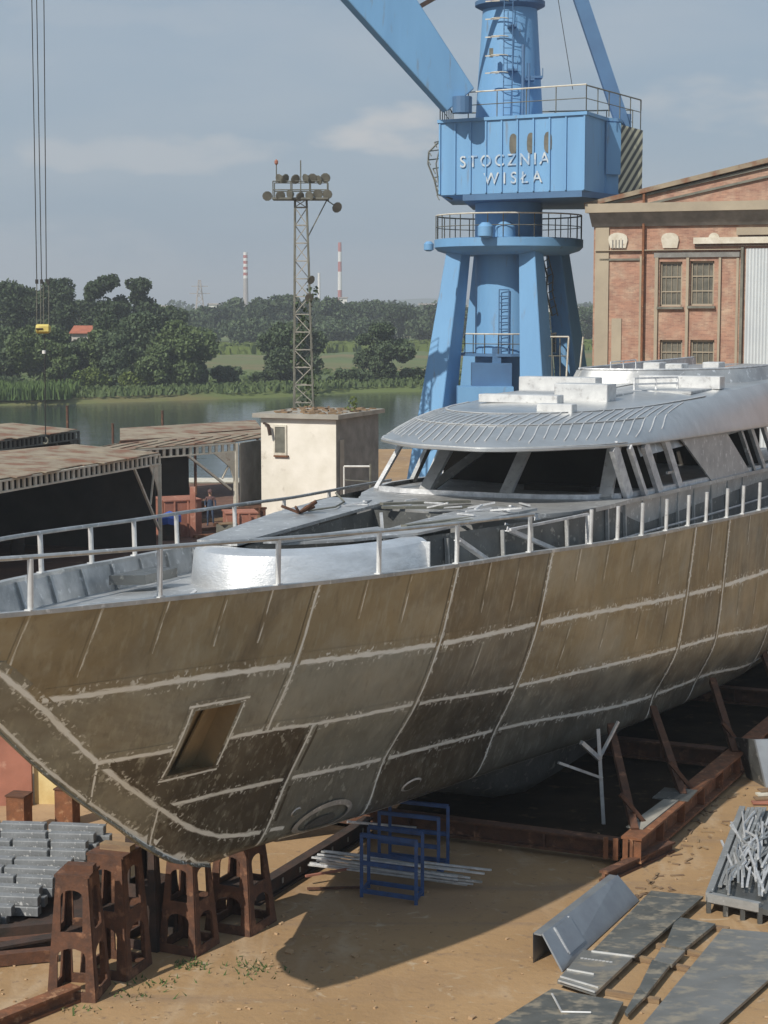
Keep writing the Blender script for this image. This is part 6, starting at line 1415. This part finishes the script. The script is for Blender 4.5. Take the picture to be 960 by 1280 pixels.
# worker
wk = thing('person', 'worker in blue overalls and red cap standing on the quay beside the pink section', 'person', tuple(gz(263,657,.03)))
def worker(par):
    o = frame(par).translation; me = bpy.data.meshes.new('body')
    J = {'pel':(0,0,.95),'che':(0,0,1.30),'nec':(0,0,1.50),'hed':(0,-.02,1.66),'top':(0,-.02,1.76),'ls':(-.19,0,1.43),'le':(-.26,-.02,1.14),'lh':(-.22,-.16,.93),'rs':(.19,0,1.43),'re':(.27,0,1.15),'rh':(.26,-.10,.90),
         'lp':(-.10,0,.9),'lk':(-.12,-.03,.50),'la':(-.13,.02,.08),'lt':(-.14,-.16,.04),'rp':(.10,0,.9),'rk':(.13,-.05,.50),'ra':(.16,.0,.08),'rt':(.18,-.17,.04)}
    E_ = [('pel','che'),('che','nec'),('nec','hed'),('hed','top'),('che','ls'),('ls','le'),('le','lh'),('che','rs'),('rs','re'),('re','rh'),('pel','lp'),('lp','lk'),('lk','la'),('la','lt'),('pel','rp'),('rp','rk'),('rk','ra'),('ra','rt')]
    Rr = {'pel':.155,'che':.17,'nec':.06,'hed':.10,'top':.085,'ls':.075,'le':.055,'lh':.04,'rs':.075,'re':.055,'rh':.04,'lp':.10,'lk':.075,'la':.05,'lt':.04,'rp':.10,'rk':.075,'ra':.05,'rt':.04}
    ks = list(J); me.from_pydata([J[k] for k in ks], [(ks.index(a), ks.index(b)) for a, b in E_], []); ob_ = bpy.data.objects.new('body', me); COL.objects.link(ob_)
    bm = bmesh.new(); bm.from_mesh(me); ly_ = bm.verts.layers.skin.verify(); bm.verts.ensure_lookup_table()
    for i, k in enumerate(ks): bm.verts[i][ly_].radius = (Rr[k], Rr[k]*.8); bm.verts[i][ly_].use_root = (i == 0)
    bm.to_mesh(me); bm.free()
    ob_.modifiers.new('s','SKIN'); sb = ob_.modifiers.new('u','SUBSURF'); sb.levels = 1; sb.render_levels = 1
    bpy.context.view_layer.update(); m2 = bpy.data.meshes.new_from_object(ob_.evaluated_get(bpy.context.evaluated_depsgraph_get())); bpy.data.objects.remove(ob_)
    m2.name = 'body'; m2.materials.clear()
    for k in ('skin','bluewear','redwear'): m2.materials.append(M[k])
    for f in m2.polygons: z = f.center.z; f.material_index = 0 if z > 1.50 or (abs(f.center.x) > .19 and z < 1.0 and z > .8) else (2 if z > 1.28 else 1); f.use_smooth = True
    b = bpy.data.objects.new('body', m2); COL.objects.link(b); b.parent = par
    p = MB(); p.lathe((0,-.02,1.68), [(.115,0),(.12,.05),(.09,.12),(.02,.15)], 14); p.box((0,-.15,1.69), (.16,.12,.02)); p.build('cap', M['redwear'], par, local=True, smooth=True)
    p = MB(); p.lathe((0,-.125,1.63), [(.005,-.02),(.018,0),(.005,.03)], 8); p.build('nose', M['skin'], par, local=True)
worker(wk)

# ------------------------------------------------------------------ hook hanging from a crane outside the picture
HY = 60; hk = thing('crane_hook', 'yellow hook block hanging on thin cables at the left, from a crane out of view', 'crane hook', tuple(gy(54,411,HY)))
for a, c in (((34,-330),(46,352)),((40,-330),(52,352)),((52,-330),(58,352))): p = MB(); p.tube(gy(*a,HY), gy(*c,HY), .016, 5); p.build('cable', M['cable'], hk)
for x in (46,51,54.5,61): p = MB(); p.tube(gy(x,352,HY), gy(x,406,HY), .016, 5); p.build('cable', M['galv'], hk)
p = MB(); 
for x in (46,52,60): p.box(gy(x,352,HY), (.08,.12,.14))
p.build('rope_clamp', M['cable'], hk)
q = gy(54,411,HY); p = MB(); p.tube(q+Vector((-.22,0,0)), q+Vector((.2,0,0)), .15, 12); p.box(q+Vector((.05,0,0)), (.34,.36,.20)); blk_ = p.build('hook_block', M['yellow'], hk, bevel=.02)
p = MB(); p.tube(q+Vector((-.2,-.19,0)), q+Vector((.02,-.19,0)), .03, 6); p.build('block_slot', M['rust_d'], blk_)
p = MB(); p.tube(gy(56,418,HY), gy(57,545,HY), .02, 5); p.build('pendant_cable', M['cable'], hk)
p = MB(); p.tube(gy(55,438,HY), gy(55,442,HY), .06, 8); p.build('pendant_clamp', M['white'], hk)
p = MB(); q = gy(57,547,HY); p.path([q+Vector((.08*math.cos(a), 0, -.1+.1*math.sin(a))) for a in lin(1.57,-2.6,8)], .03, 6); p.build('hook', M['galv'], hk)

M['hull_shade'] = mat('painted_hull_shade', (.045,.033,.024), (.022,.017,.013), .8, 1, 0, .2, 5, c3=(.08,.055,.035), s3=2)  # near-black brown, the shade below the hull put into the colour
M['hull_shade'].node_tree.nodes['Principled BSDF'].inputs['Specular IOR Level'].default_value = 0
# dark box added behind the yacht to block light under the hull
dh = thing('light_blocker', 'long dark box added beyond the yacht cradle to block light', 'pontoon', tuple(SW(24,-7.2,0)), TH)
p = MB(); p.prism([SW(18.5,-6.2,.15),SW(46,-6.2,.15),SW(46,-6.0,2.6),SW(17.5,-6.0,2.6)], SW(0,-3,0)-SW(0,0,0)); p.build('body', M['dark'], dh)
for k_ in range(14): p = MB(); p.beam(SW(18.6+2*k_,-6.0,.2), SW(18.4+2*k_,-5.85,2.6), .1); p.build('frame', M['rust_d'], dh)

sheet('hull_shade_sheet', [tuple(SW(s,o,0))[:2] for s, o in ((16.85,4.45),(44,4.6),(44,-14),(15,-14),(15,-2.5),(16.85,-1))], .008, M['hull_shade'])  # dark sheet on the ground painting the shade under the yacht
# ------------------------------------------------------------------ air
def haze():
    m = bpy.data.materials.new('haze_air'); m.use_nodes = True; t = m.node_tree; t.nodes.clear()
    o = t.nodes.new('ShaderNodeOutputMaterial'); v = t.nodes.new('ShaderNodeVolumePrincipled'); v.inputs['Color'].default_value = (.84,.90,.97,1); v.inputs['Density'].default_value = .00042; v.inputs['Anisotropy'].default_value = .1
    t.links.new(v.outputs[0], o.inputs['Volume']); p = MB(); p.box((0,3450,38), (8200,7200,98)); h = p.build('haze', m, local=True); h['kind'] = 'stuff'; return h
haze()
